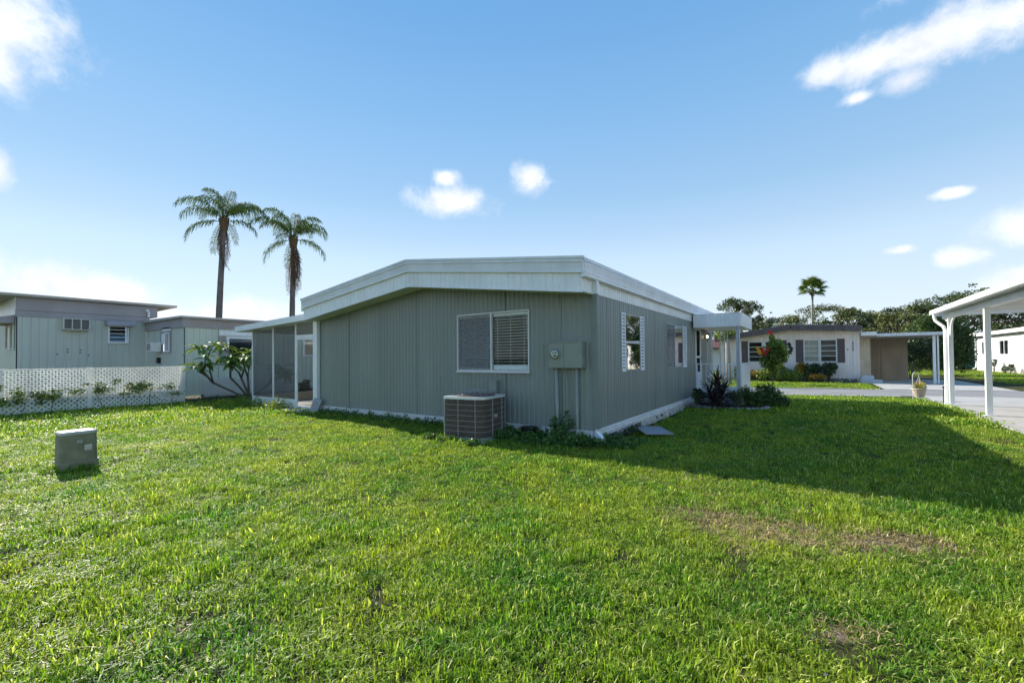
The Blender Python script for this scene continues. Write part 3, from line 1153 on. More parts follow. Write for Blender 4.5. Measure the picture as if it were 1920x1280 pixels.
# canopy rim of fluted sheet with a rounded corner
rim = [(.06, 7.68), (1.34, 7.68)]
for k in range(1, 8):
    t = k / 8 * math.pi / 2
    rim.append((1.34 + .12 * math.sin(t), 7.80 - .12 * math.cos(t)))
rim += [(1.46, 10.4), (.06, 10.4)]
pts = []
for (p, q) in zip(rim[:-1], rim[1:]):
    L = math.dist(p, q)
    nseg = max(1, int(L / .11))
    for k in range(nseg):
        pts.append((p[0] + (q[0] - p[0]) * k / nseg, p[1] + (q[1] - p[1]) * k / nseg))
pts.append(rim[-1])
m = MB()
for i in range(len(pts) - 1):
    p, q = Vector((*pts[i], 0)), Vector((*pts[i + 1], 0))
    d = (q - p).normalized()
    nrm = Vector((d.y, -d.x, 0))
    g = min(.012, (q - p).length * .12)
    for (aa, bb, o0, o1) in ((p, p + d * g, -.014, 0), (p + d * g, q - d * g, 0, 0), (q - d * g, q, 0, -.014)):
        A, B = aa + nrm * o0, bb + nrm * o1
        m.quadlist([(A.x - ox, A.y - oy, 2.42), (B.x - ox, B.y - oy, 2.42), (B.x - ox, B.y - oy, 2.82), (A.x - ox, A.y - oy, 2.82)], [(0, 1, 2, 3)])
can = m.build('canopy_rim', 'white_metal', porch)
m = MB()
m.extrude([(x * .985 - ox + .01, oy * 0 + (y - oy) * .995, 2.44) for x, y in rim], (0, 0, .05))
m.build('ceiling', 'white_metal', can)
m = MB()
m.extrude([(x - ox, y - oy, 2.822) for x, y in rim], (0, 0, .02))
m.build('top_cap', 'roof_metal', can)


def column(cx, cy, z0, z1, name='column', mat='white_metal'):
    m = MB()
    r = .058
    for k in range(3):
        f = (k - 1) * .036
        m.box(cx + f - .014 - ox, cx + f + .014 - ox, cy - r - oy, cy + r - oy, z0, z1)
    m.box(cx - .048 - ox, cx + .048 - ox, cy - r + .012 - oy, cy + r - .012 - oy, z0 + .002, z1 - .002)
    m.box(cx - .09 - ox, cx + .09 - ox, cy - .095 - oy, cy + .095 - oy, z0, z0 + .03)
    return m.build(name, mat, porch)


column(1.33, 7.80, .375, 2.44, mat='porch_blue')
m = MB()
pb(m, .56, .60, 10.28, 10.32, .375, 2.44)
m.build('column', 'white_metal', porch)


def railing(p, q, z0, z1, n):
    m = MB()
    for z, hh in ((z1, .035), (z0, .025)):
        m.bar((p[0] - ox, p[1] - oy, z), (q[0] - ox, q[1] - oy, z), .035, hh)
    r = m.build('railing', 'white_metal', porch)
    bm_ = MB().box(-.009, .009, -.009, .009, z0, z1 - .015).mesh('baluster', 'white_metal')
    for k in range(n):
        f = (k + .5) / n
        link('baluster', bm_, r, (p[0] + (q[0] - p[0]) * f - ox, p[1] + (q[1] - p[1]) * f - oy, 0))
    return r


railing((.08, 7.80), (1.26, 7.80), .45, 1.26, 9)
railing((1.36, 7.9), (1.36, 10.2), .45, 1.26, 15)
m = MB()
pb(m, 1.385, 1.40, 7.9, 10.2, .38, 1.24)
m.build('side_panel', 'white_metal', porch)
m = MB()
for xx in (.42, .66):
    m.bar((xx - ox, 10.42 - oy, .375), (xx - ox, 10.42 - oy, 2.44), .03)
for k in range(6):
    m.bar((.42 - ox, 10.42 - oy, .5 + k * .36), (.66 - ox, 10.42 - oy, .68 + k * .36), .014)
m.build('trellis_post', 'white_metal', porch)

# wall lantern by the door, lit
lan = thing('wall_lantern', 'lit black carriage lantern on the wall beside the entry door', 'lantern', (.012, 9.75, 2.2))
lan.scale = (.8, .8, .8)
m = MB()
m.lathe([(.0, -.10), (.02, -.10), (.045, -.085), (.05, -.08), (.05, -.07)], (.11, 0), 12)
m.lathe([(.085, .10), (.09, .085), (.05, .14), (.015, .165), (.012, .19), (0, .195)], (.11, 0), 12)
m.lathe([(.005, -.25), (.012, -.20), (.008, -.14), (.02, -.10)], (.11, 0), 8)
for k in range(6):
    t = k * math.pi / 3
    m.bar((.11 + .05 * math.cos(t), .05 * math.sin(t), -.075), (.11 + .082 * math.cos(t), .082 * math.sin(t), .095), .009)
m.build('cage', 'black_iron', lan)
m = MB()
m.lathe([(0, -.06), (.03, -.05), (.045, 0), (.05, .04), (.03, .08), (0, .085)], (.11, 0), 12)
m.build('bulb', 'lamp_glow', lan, smooth=True)
m = MB()
m.tube([(0, 0, -.02), (.04, 0, -.05), (.08, 0, -.12), (.11, 0, -.13)], .011, 6)
m.box(0, .014, -.04, .04, -.09, .07)
m.build('bracket', 'black_iron', lan)

# electric meter cabinet on the gable
mb_ = thing('electric_meter_box', 'grey two-door electric meter cabinet with pipes near the front corner', 'meter box', (-.485, 0, 1.31))
m = MB()
m.box(-.345, .345, -.13, -.002, 0, .46)
m.box(-.36, .355, -.145, -.002, .46, .475)
m.build('cabinet', 'meter_grey', mb_)
m = MB()
m.box(-.338, -.028, -.142, -.131, .008, .452)
mc = m.build('cover', 'meter_grey', mb_)
m = MB()
m.box(-.018, .338, -.144, -.131, .008, .452)
m.build('cover', 'meter_grey', mb_)
MB().box(.28, .30, -.15, -.144, .19, .25).build('hasp', 'ac_frame', mb_)
m = MB()
m.lathe([(.098, 0), (.10, .01), (.094, .022), (.088, .026)], (0, 0), 24)
mt = m.build('meter_ring', 'ac_frame', mb_, (-.19, -.142, .26), (math.pi / 2, 0, 0), True)
m = MB()
m.lathe([(.088, .022), (.088, .07), (.078, .09), (.05, .10), (0, .102)], (0, 0), 24)
m.build('glass_dome', 'meter_glass', mt, smooth=True)
m = MB()
m.lathe([(.075, .03), (.075, .045), (0, .045)], (0, 0), 20)
m.build('dial', 'white_paint', mt)
m = MB()
m.box(-.045, .045, .008, .028, .046, .05)
m.box(-.012, .03, -.05, -.02, .046, .052)
m.build('register', 'black_plastic', mt)
for (xx, r, mat_, x2) in ((-.225, .036, 'conduit', -.20), (.195, .027, 'conduit', .195), (-.01, .010, 'conduit', -.005)):
    m = MB().tube([(xx, -.06, 0), (xx + (x2 - xx) * .8, -.06, -1.08), (x2, -.06, -1.1)], r, 10)
    c = m.build('conduit', mat_, mb_, smooth=True)
    MB().tube([(x2, -.06, -1.10), (x2, -.06, -1.36)], r * 1.12, 10).build('lower_sleeve', 'white_paint', c, smooth=True)

dis = thing('disconnect_box', 'small grey electrical disconnect box under the gable window behind the air conditioner', 'electrical box', (-2.165, 0, .81))
m = MB()
m.box(-.10, .10, -.09, -.002, 0, .23)
m.box(-.11, .11, -.10, -.002, .23, .245)
m.build('box', 'meter_grey', dis)
MB().box(-.088, .088, -.098, -.091, .012, .222).build('lid', 'meter_grey', dis)
MB().tube([(.03, -.05, .0), (.03, -.05, -.35), (.03, -.10, -.45), (.05, -.25, -.48)], .016, 8).build('whip', 'conduit', dis, smooth=True)

# ------------------------------------------------------------------ screened side porch
sp = thing('screen_porch', 'white framed screened porch with flat roof at the left end of the home', 'screen porch', (-10.5, 3, 0))
px_, py_ = -10.5, 3.0


def sb(m, x0, x1, y0, y1, z0, z1):
    return m.box(x0 - px_, x1 - px_, y0 - py_, y1 - py_, z0, z1)


XL, XR, YB = -12.45, -HW - .21, 6.0
m = MB()


def zr(x):
    return 2.66 + (x + 13.0) * .038


m.hexa([(-13.1 - px_, -.30 - py_, zr(-13.1) - .18), (-8.62 - px_, -.30 - py_, zr(-8.62) - .18), (-8.62 - px_, 6.3 - py_, zr(-8.62) - .18), (-13.1 - px_, 6.3 - py_, zr(-13.1) - .18),
        (-13.1 - px_, -.30 - py_, zr(-13.1)), (-8.62 - px_, -.30 - py_, zr(-8.62)), (-8.62 - px_, 6.3 - py_, zr(-8.62)), (-13.1 - px_, 6.3 - py_, zr(-13.1))])
m.build('roof', 'white_metal', sp)
m = MB()
sb(m, XL, XR, 0, YB, -.15, .04)
m.build('floor', 'concrete', sp)
tops = 2.46


def post(x, y, w=.05, d=.05, z0=.04):
    m = MB()
    sb(m, x - w / 2, x + w / 2, y - d / 2, y + d / 2, z0, zr(x) - .182)
    return m.build('post', 'white_metal', sp)


for x in (XL, -11.08, -9.74):
    post(x, 0, .055)
for y in (1.5, 3.0, 4.5, 6.0):
    post(XL, y, .05)
for x in (-11.1, -9.8, XR + .03):
    post(x, YB, .05)
m = MB()
sb(m, XL + .028, -9.768, -.02, .018, .02, .30)
m.build('kick_plate', 'white_metal', sp)
m = MB()
sb(m, XL - .018, XL + .018, .03, YB - .03, .02, .33)
m.build('kick_plate', 'cream_siding', sp)
m = MB()
sb(m, XL + .03, XR, YB - .018, YB + .018, .02, .30)
m.build('kick_plate', 'white_metal', sp)
for (p, q) in ((XL + .028, -11.108), (-11.052, -9.768)):
    m = MB()
    sb(m, p, q, -.002, .002, .302, zr(p) - .183)
    m.build('screen', 'porch_screen', sp)
for (p, q) in ((.03, 1.475), (1.525, 2.975), (3.025, 4.475), (4.525, 5.975)):
    m = MB()
    sb(m, XL - .002, XL + .002, p, q, .332, 2.48)
    m.build('screen', 'insect_screen_light', sp)
for (p, q) in ((XL + .03, -11.125), (-11.075, -9.825), (-9.775, XR)):
    m = MB()
    sb(m, p, q, YB - .002, YB + .002, .302, 2.48)
    m.build('screen', 'insect_screen_light', sp)
m = MB()
sb(m, -9.71, XR - .003, -.02, .03, 2.17, 2.25)
m.build('door_header', 'white_metal', sp)
m = MB()
sb(m, -9.71, XR - .003, -.002, .002, 2.252, zr(-9.7) - .183)
m.build('screen', 'insect_screen_light', sp)
dd_ = MB()
sb(dd_, -9.705, -9.665, -.02, .015, .05, 2.165)
sb(dd_, XR - .05, XR - .005, -.02, .015, .05, 2.165)
sb(dd_, -9.665, XR - .05, -.018, .013, 2.11, 2.165)
sb(dd_, -9.665, XR - .05, -.018, .013, .05, .12)
dr = dd_.build('door', 'white_metal', sp)
m = MB()
sb(m, XR - .045, XR - .02, -.05, -.02, 1.0, 1.12)
m.build('handle', 'black_iron', dr)
m = MB()
sb(m, -9.80, -9.60, -.4, -.02, -.05, .06)
sb(m, -9.6, -8.75, -.5, -.06, -.05, .05)
m.build('door_step', 'white_brick', sp)

# planter inside the porch and slab leaning by the column
rng = np.random.default_rng(21)


def shrub(name, label, cat, loc, blobs, n, size, mat, stems=5, group=None, stem_mat='bark', asp=.5, shell=.45, up=.4, extra=None, seed=None):
    g = np.random.default_rng(seed if seed is not None else int(abs(loc[0] * 971 + loc[1] * 313)) + n)
    t = thing(name, label, cat, loc, 0, group)
    pts = blob_points(blobs, n, g, shell)
    me = np_mesh('foliage', leaf_quads(pts, size, g, up, asp), n, mat)
    stuff(link('foliage', me, t))
    m = MB()
    B = np.array(blobs)
    for k in range(stems):
        b = B[k % len(B)]
        e_ = b[:3] + g.normal(size=3) * b[3:] * .35
        m.tube([(g.normal() * .03, g.normal() * .03, -.03), (e_[0] * .4 + g.normal() * .03, e_[1] * .4, e_[2] * .5), tuple(e_)], [.02 * size * 10, .014 * size * 10, .006 * size * 10], 5)
    m.build('stem', stem_mat, t)
    return t


blk = thing('concrete_block', 'grey concrete block leaning at the foot of the white corner column', 'block', (-8.36, -.26, .0))
m = MB()
m.box(-.12, .12, -.05, .05, -.02, .42)
m.build('block_body', 'block_grey', blk, (0, 0, 0.0), (R(-14), R(14), R(25)))

# ------------------------------------------------------------------ air conditioner
ac = thing('air_conditioner', 'brown louvred air conditioner condenser with domed fan top beside the gable wall', 'air conditioner', (-2.05, -.80, 0), R(8))
S_, H_ = .42, .80


def rr_outline(s, r_big=.20, r=.05):
    """rounded square, the front right corner swept wide"""
    o = []
    for (cx, cy, rad, a) in ((s - r_big, -s + r_big, r_big, -90), (s - r, s - r, r, 0), (-s + r, s - r, r, 90), (-s + r, -s + r, r, 180)):
        for k in range(9):
            t = R(a + 90 * k / 8)
            o.append((cx + rad * math.cos(t), cy + rad * math.sin(t)))
    return o


def prism(outline, z0, z1):
    return MB().extrude([(x, y, z0) for x, y in outline], (0, 0, z1 - z0))


MB().box(-.52, .52, -.52, .52, -.05, .05).build('pad', 'concrete', ac)
prism(rr_outline(S_ + .008, .21), .05, .085).build('base_pan', 'ac_frame', ac)
prism(rr_outline(S_ - .03, .18), .085, H_ - .03).build('coil', 'ac_dark', ac)
prism(rr_outline(S_ + .012, .215), H_ - .035, H_ + .01).build('top_cover', 'ac_top', ac)
out = rr_outline(S_, .20)
# louvred guard: close vertical fins plus horizontal wires
m = MB()
per = []
for i in range(len(out)):
    p, q = Vector((*out[i], 0)), Vector((*out[(i + 1) % len(out)], 0))
    L = (q - p).length
    for k in range(max(1, int(L / .014))):
        f = k / max(1, int(L / .014))
        c = p + (q - p) * f
        per.append(c)
for c in per:
    m.box(c.x - .0025, c.x + .0025, c.y - .0025, c.y + .0025, .086, H_ - .036)
stuff(m.build('guard_fins', 'ac_fin', ac))
wm = MB()
ring = [Vector((x * 1.012, y * 1.012, 0)) for x, y in out]
for i in range(len(ring)):
    wm.bar(ring[i], ring[(i + 1) % len(ring)], .005, .006)
wm = wm.mesh('guard_wire', 'ac_wire')
for k in range(6):
    link('guard_wire', wm, ac, (0, 0, .19 + k * .095))
pst = MB().box(-.008, .008, -.008, .008, .085, H_ - .035).mesh('corner_post', 'ac_frame')
for (x, y) in ((.26, -.428), (-.10, -.428), (-.40, -.425), (.428, -.10), (.428, .26), (.41, .41), (-.41, .41)):
    link('corner_post', pst, ac, (x, y, 0), scale=(.6 if abs(x) < .3 else 1.6, .8, 1))
m = MB()
for k in range(7):
    r = .06 + k * .052
    z = H_ + .015 + .105 * math.cos(min(1, r / .38) * math.pi / 2)
    pts_ = [(r * math.cos(t), r * math.sin(t), z) for t in np.linspace(0, 2 * math.pi, 29)]
    m.tube(pts_, .0045, 5, False)
for k in range(18):
    t = 2 * math.pi * k / 18
    m.tube([(r * math.cos(t), r * math.sin(t), H_ + .018 + .105 * math.cos(min(1, r / .38) * math.pi / 2)) for r in (.05, .16, .27, .38)], .004, 5, False)
m.build('fan_guard', 'ac_wire', ac)
m = MB()
m.lathe([(.385, H_ + .002), (.385, H_ + .022), (.36, H_ + .03), (.35, H_ + .012), (0, H_ + .012)], (0, 0), 28)
m.build('fan_shroud', 'ac_dark', ac)
m = MB()
m.lathe([(.09, H_ + .03), (.09, H_ + .06), (.05, H_ + .075), (0, H_ + .077)], (0, 0), 16)
for k in range(4):
    t = k * math.pi / 2 + .4
    c, s = math.cos(t), math.sin(t)
    m.quadlist([(.08 * c - .03 * s, .08 * s + .03 * c, H_ + .03), (.33 * c - .09 * s, .33 * s + .09 * c, H_ + .028), (.33 * c + .09 * s, .33 * s - .09 * c, H_ + .05), (.08 * c + .03 * s, .08 * s - .03 * c, H_ + .055)], [(0, 1, 2, 3)])
m.build('fan', 'ac_dark', ac)
m = MB()
m.box(.437, .441, -.06, .07, .42, .47)
pl = m.build('nameplate', 'white_paint', ac)
MB().box(.4412, .4418, -.045, .055, .437, .452).build('lettering', 'ac_dark', pl)
m = MB()
m.box(.10, .16, .40, .44, .2, .5)
m.build('service_panel', 'ac_frame', ac)

bk = thing('plastic_pot', 'empty black plastic plant pot in the weeds against the gable wall', 'pot', (-1.2, -.24, 0))
m = MB()
m.lathe([(0, .01), (.12, .0), (.15, .18), (.165, .18), (.168, .21), (.155, .212), (.142, .18), (.115, .03), (0, .03)], (0, 0), 24)
m.build('pot_body', 'black_plastic', bk, smooth=False)

ws = thing('window_screen', 'loose grey framed insect screen lying flat on the lawn by the right wall', 'screen', (.59, 1.52, .045), R(31))
m = MB()
for (x0_, x1_, y0_, y1_) in ((-.26, .26, -.47, -.445), (-.26, .26, .445, .47), (-.26, -.235, -.445, .445), (.235, .26, -.445, .445)):
    m.box(x0_, x1_, y0_, y1_, 0, .014)
m.build('frame', 'ac_frame', ws)
MB().box(-.234, .234, -.444, .444, .004, .009).build('mesh', 'screen_frame_grey', ws)

# utility pedestal on the lawn
pd = thing('utility_pedestal', 'weathered green grey utility pedestal box standing alone on the lawn', 'utility box', (-5.44, -5.58, 0), R(3))


def rrect(w, d, r, n=5):
    o = []
    for (cx, cy, a) in ((w - r, -d + r, -90), (w - r, d - r, 0), (-w + r, d - r, 90), (-w + r, -d + r, 180)):
        for k in range(n + 1):
            t = R(a + 90 * k / n)
            o.append((cx + r * math.cos(t), cy + r * math.sin(t)))
    return o


def loft(layers, cap=True):
    m = MB()
    n = len(layers[0][0])
    for (o, z) in layers:
        m.v += [(x, y, z) for x, y in o]
    for i in range(len(layers) - 1):
        for k in range(n):
            k2 = (k + 1) % n
            m.f.append((i * n + k, i * n + k2, (i + 1) * n + k2, (i + 1) * n + k))
    if cap:
        m.f.append(tuple((len(layers) - 1) * n + k for k in range(n)))
    return m


loft([(rrect(.165, .212, .05), -.05), (rrect(.165, .212, .05), .10), (rrect(.158, .205, .05), .115), (rrect(.15, .197, .045), .116)]).build('base', 'pedestal', pd)
loft([(rrect(.15, .197, .05), .117), (rrect(.142, .19, .05), .47), (rrect(.142, .19, .05), .485)]).build('shell', 'pedestal', pd)
loft([(rrect(.147, .195, .05), .486), (rrect(.147, .195, .05), .51), (rrect(.135, .183, .045), .527), (rrect(.10, .15, .04), .532)]).build('lid', 'pedestal_top', pd)
MB().box(.143, .152, -.03, .03, .36, .41).build('lock_plate', 'ac_frame', pd)
MB().box(.1445, .1475, .05, .13, .25, .33).build('faded_sticker', 'tan_metal', pd)
MB().lathe([(.012, 0), (.012, .012), (0, .013)], (0, 0), 8).build('bolt', 'ac_frame', pd, (.150, 0, .375), (0, math.pi / 2, 0))

# ------------------------------------------------------------------ lattice fence
def lattice_mesh(w, h, pitch=.135, sw=.046, th=.007, frame=True):
    """diagonal lattice in the (y,z) plane, centred on y, foot at z=0"""
    m = MB()
    for sgn in (1, -1):
        k = -int(h / pitch) - 1
        while k * pitch < w + h:
            # line z = sgn*(y - c)
            c = k * pitch
            pts = []
            if sgn == 1:
                y0, y1 = max(0, c), min(w, c + h)
                z0, z1 = y0 - c, y1 - c
            else:
                y0, y1 = max(0, c - h), min(w, c)
                z0, z1 = c - y0, c - y1
            if y1 - y0 > .02:
                x = .004 * sgn
                m.bar((x, y0 - w / 2, z0), (x, y1 - w / 2, z1), th, sw, up=(0, -1, 1) if sgn == 1 else (0, 1, 1))
            k += 1
    return m.mesh('lattice_panel', 'lattice')


FX = -15.2
fence = thing('lattice_fence', 'white diagonal lattice fence along the left edge of the lawn', 'fence', (FX, -4.5, 0))
lm = lattice_mesh(2.3, 1.22)
for k in range(4):
    y = -2.30 - k * 2.42 + 4.5
    o = link('lattice_panel', lm, fence, (0, y, .06))
    stuff(o)
    MB().box(-.018, .018, y - 1.15, y + 1.15, 1.283, 1.312).build('top_rail', 'lattice', fence)
    MB().box(-.016, .016, y - 1.15, y + 1.15, .03, .058).build('bottom_rail', 'lattice', fence)
for k in range(5):
    y = -1.09 - k * 2.42 + 4.5
    MB().box(-.05, .05, y - .05, y + .05, -.1, 1.33).build('fence_post', 'lattice', fence)
o = link('lattice_panel', lm, fence, (-1.2, -1.04 + 4.5, .06), (0, 0, math.pi / 2))
stuff(o)
MB().box(-2.35, -.06, -1.06 + 4.5, -1.02 + 4.5, 1.283, 1.312).build('top_rail', 'lattice', fence)
MB().box(-.012, .0, -1.95 - .33, -1.95 + .02, .06, 1.283).build('patch_board', 'lattice', fence, (.03, 1.15, 0))

# ------------------------------------------------------------------ left neighbour: mint home with mauve fascia
nb = thing('mint_home', 'pale mint ribbed home with flat mauve roof edge behind the lattice fence', 'mobile home', (-21.66, -.26, 0))
nb.scale = (1.12, 1.12, 1.07)
nx_, ny_ = -19.0, -1.0
NW1 = Wall((-19 - nx_, -ny_), (0, 1), (1, 0))         # main wall
NW2 = Wall((-15.15 - nx_, -ny_), (0, 1), (1, 0))      # wing wall
NE = Wall((-nx_, -1.09 - ny_), (1, 0), (0, -1))       # wing end, a = X
NG = Wall((-nx_, -4.6 - ny_), (1, 0), (0, -1))        # main end, a = X
Y0, Y1 = -4.6, -1.09
win1 = (-2.24, -1.68, 2.17, 2.83)
e = Y0
while e < Y1 - .05:
    e2 = min(e + 1.22, Y1)
    NW1.ribbed(e + .002, e2 - .002, .1, 3.04, .203, .012, .02, openings=[win1]).build('siding_panel', 'mint', nb)
    e = e2
NG.ribbed(-24, -19, .1, 3.04, .203, .012, .02, openings=[(-19.9, -19.45, 1.9, 2.75), (-21.0, -20.3, 1.9, 2.75)]).build('siding_panel', 'mint', nb)
m = MB()
m.hexa([(-24 - nx_, -4.62 - ny_, 3.03), (-18.98 - nx_, -4.62 - ny_, 3.03), (-18.98 - nx_, -1.0 - ny_, 3.05), (-24 - nx_, -1.0 - ny_, 3.05),
        (-24 - nx_, -4.62 - ny_, 3.26), (-18.98 - nx_, -4.62 - ny_, 3.26), (-18.98 - nx_, -1.0 - ny_, 3.28), (-24 - nx_, -1.0 - ny_, 3.28)])
m.build('fascia_board', 'mauve', nb)
m = MB()
m.hexa([(-24 - nx_, -4.61 - ny_, 3.262), (-18.95 - nx_, -4.61 - ny_, 3.262), (-18.95 - nx_, -.75 - ny_, 3.282), (-24 - nx_, -.75 - ny_, 3.282),
        (-24 - nx_, -4.61 - ny_, 3.74), (-18.95 - nx_, -4.61 - ny_, 3.74), (-18.95 - nx_, -.75 - ny_, 3.72), (-24 - nx_, -.75 - ny_, 3.72)])
m.build('fascia_board', 'mauve', nb)
m = MB()
m.box(-24 - nx_, -19.0 - nx_, -4.635 - ny_, -4.612 - ny_, 3.1, 3.735)
m.build('gable_board', 'white_metal', nb)
m = MB()
m.hexa([(-25 - nx_, -5.6 - ny_, 3.745), (-18.72 - nx_, -5.6 - ny_, 3.745), (-18.72 - nx_, -.15 - ny_, 3.745), (-25 - nx_, -.15 - ny_, 3.745),
        (-25 - nx_, -5.6 - ny_, 3.85), (-18.7 - nx_, -5.6 - ny_, 3.83), (-18.7 - nx_, -.15 - ny_, 3.83), (-25 - nx_, -.15 - ny_, 3.85)])
m.build('roof', 'roof_tan', nb)
# side awning and shuttered windows on the end wall
m = MB()
m.hexa([(-21.2 - nx_, -5.1 - ny_, 2.80), (-19.15 - nx_, -5.1 - ny_, 2.80), (-19.15 - nx_, -4.62 - ny_, 2.80), (-21.2 - nx_, -4.62 - ny_, 2.80),
        (-21.2 - nx_, -5.1 - ny_, 2.98), (-19.15 - nx_, -5.1 - ny_, 2.98), (-19.15 - nx_, -4.62 - ny_, 3.09), (-21.2 - nx_, -4.62 - ny_, 3.09)])
m.build('awning', 'mauve', nb)
for (p, q) in ((-19.9, -19.45), (-21.0, -20.3)):
    w = NG.frame(MB(), p - .02, q + .02, 1.88, 2.77, .05, -.03, .03).build('window', 'tan_metal', nb)
    NG.box(MB(), p, q, -.03, -.02, 1.9, 2.75).build('pane', 'pane', w)
for (p, q) in ((-19.42, -19.22), (-20.25, -19.95)):
    NG.box(MB(), p, q, .014, .035, 1.85, 2.78).build('shutter', 'mint_light', nb)
# wall air conditioner sleeve
wa = NW1.frame(MB(), -3.52, -2.81, 2.61, 3.05, .035, -.02, .26)
NW1.box(wa, -3.295, -3.265, .0, .258, 2.645, 3.015)
NW1.box(wa, -3.065, -3.035, .0, .258, 2.645, 3.015)
wa = wa.build('wall_vent_box', 'tan_metal', nb)
vm = NW1.box(MB(), -3.485, -2.845, .21, .222, 0, .012).mesh('slat', 'grille')
for k in range(14):
    link('slat', vm, wa, (0, 0, 2.655 + k * .026))
NW1.box(MB(), -3.485, -2.845, .05, .06, 2.645, 3.015).build('back_plate', 'ac_dark', wa)
# hooded louvre window
m = MB()
P = NW1.P
m.hexa([P(-2.36, .0, 2.86), P(-1.54, .0, 2.86), P(-1.54, .34, 2.84), P(-2.36, .34, 2.84), P(-2.36, .0, 3.07), P(-1.54, .0, 3.07), P(-1.54, .30, 3.02), P(-2.36, .30, 3.02)])
m.build('window_hood', 'mauve', nb)
w = NW1.frame(MB(), win1[0] - .03, win1[1] + .03, win1[2] - .03, win1[3] + .02, .05, -.04, .05).build('window', 'white_metal', nb)
lv = NW1
for k in range(4):
    z = win1[2] + .04 + k * .16
    m = MB()
    m.hexa([P(win1[0] + .03, .035, z), P(win1[1] - .03, .035, z), P(win1[1] - .03, .04, z), P(win1[0] + .03, .04, z),
            P(win1[0] + .03, -.025, z + .155), P(win1[1] - .03, -.025, z + .155), P(win1[1] - .03, -.02, z + .155), P(win1[0] + .03, -.02, z + .155)])
    m.build('louvre_pane', 'pane_mirror', w)
    NW1.box(MB(), win1[0] + .02, win1[1] - .02, .036, .046, z - .012, z + .012).build('louvre_rail', 'white_metal', w)
NW1.box(MB(), win1[0], win1[1], -.3, -.29, win1[2], win1[3]).build('dark_interior', 'interior', w)
# vent holes and a cable drip on the wall
for (a, z) in ((-3.35, 1.88), (-3.35, 1.78), (-3.02, 1.86), (-3.02, 1.76), (-2.80, 1.66), (-3.62, 1.7)):
    MB().lathe([(.028, 0), (.022, .012), (0, .012)], (0, 0), 8).build('vent_plug', 'interior', nb, NW1.P(a, .001, z), (0, math.pi / 2, 0))
# wing: end wall with window air conditioner, long wall, roof
wop = (-17.35, -16.3, 1.72, 2.58)
NE.ribbed(-19, -15.15, .1, 2.66, .203, .012, .02, openings=[wop]).build('siding_panel', 'mint', nb)
WL = [-1.09, .0, 1.22, 2.44, 3.66, 4.88, 6.1, 7.4]
wops = [(.30, 1.28, 1.38, 2.33), (3.30, 4.2, 1.6, 2.35), (5.5, 6.3, 1.5, 2.35)]
for i in range(len(WL) - 1):
    NW2.ribbed(WL[i] + .002, WL[i + 1] - .002, .1, 2.66, .203, .012, .02, openings=wops).build('siding_panel', 'mint_light', nb)
w = NE.frame(MB(), wop[0], wop[1], wop[2], wop[3], .07, -.04, .04).build('window', 'mauve', nb)
m = NE.frame(MB(), -16.85, -16.40, 1.76, 2.52, .06, -.02, .055)
m.build('sash', 'white_metal', w)
NE.box(MB(), -16.79, -16.46, .0, .005, 1.82, 2.46).build('pane', 'pane_mirror', w)
NE.box(MB(), -17.28, -16.85, .0, .02, 2.08, 2.5).build('filler_panel', 'white_metal', w)
NE.box(MB(), -17.1, -16.3, .003, .05, 2.58, 2.72).build('valance', 'white_metal', w)
for (p, q, zs) in ((.30, 1.28, (1.38, 2.33)), (3.30, 4.2, (1.6, 2.35)), (5.5, 6.3, (1.5, 2.35))):
    w = NW2.frame(MB(), p - .03, q + .03, zs[0] - .03, zs[1] + .03, .075, -.04, .05).build('window', 'white_metal', nb)
    NW2.box(MB(), p + .04, q - .04, -.01, -.005, zs[0] + .04, zs[1] - .04).build('pane', 'pane_mirror', w)
    NW2.box(MB(), p, q, -.25, -.24, zs[0], zs[1]).build('shade', 'interior', w)
    NW2.box(MB(), p, q, -.12, -.11, zs[1] - .33, zs[1]).build('roller_blind', 'blind_dim', w)
NW2.box(MB(), .02, 1.30, .002, .04, 2.40, 2.58).build('head_board', 'white_metal', nb)
NW2.box(MB(), .0, .25, .003, .016, 1.36, 2.38).build('side_board', 'mauve_pink', nb)
m = MB()
m.box(-19 - nx_, -15.10 - nx_, -1.14 - ny_, 7.5 - ny_, 2.665, 3.0)
m.build('fascia_board', 'mauve', nb)
FW = Wall((-15.095 - nx_, -ny_), (0, 1), (1, 0))
FW.ribbed(-.93, .9, 2.70, 2.98, .11, .01, .012).build('fascia_panel', 'mauve_pink', nb)
m = MB()
m.hexa([(-19.3 - nx_, -1.24 - ny_, 3.0), (-14.95 - nx_, -1.24 - ny_, 3.0), (-14.95 - nx_, 7.6 - ny_, 2.98), (-19.3 - nx_, 7.6 - ny_, 3.0),
        (-19.3 - nx_, -1.24 - ny_, 3.12), (-14.95 - nx_, -1.24 - ny_, 3.07), (-14.95 - nx_, 7.6 - ny_, 3.05), (-19.3 - nx_, 7.6 - ny_, 3.12)])
m.build('roof', 'roof_tan', nb)
# meter on the wing wall, downspout elbow by the step in the roof
NE.box(MB(), -17.55, -17.38, .003, .10, 1.32, 1.55).build('cable_box', 'black_plastic', nb)
MB().tube([(.25, .15, 3.12), (.25, -.06, 3.06), (.22, -.10, 2.86), (.1, -.12, 2.80)], .035, 8).build('downspout', 'white_metal', nb)
skm = lattice_mesh(1.15, .72, .11, .034)
for k in range(3):
    stuff(link('lattice_skirt', skm, nb, (-15.12 - nx_, .1 + 1.16 * k - ny_, .02)))
MB().box(-.02, .02, -.55, 6.0, -.05, .12).build('footing', 'mortar', nb, (-15.17 - nx_, -ny_, 0))
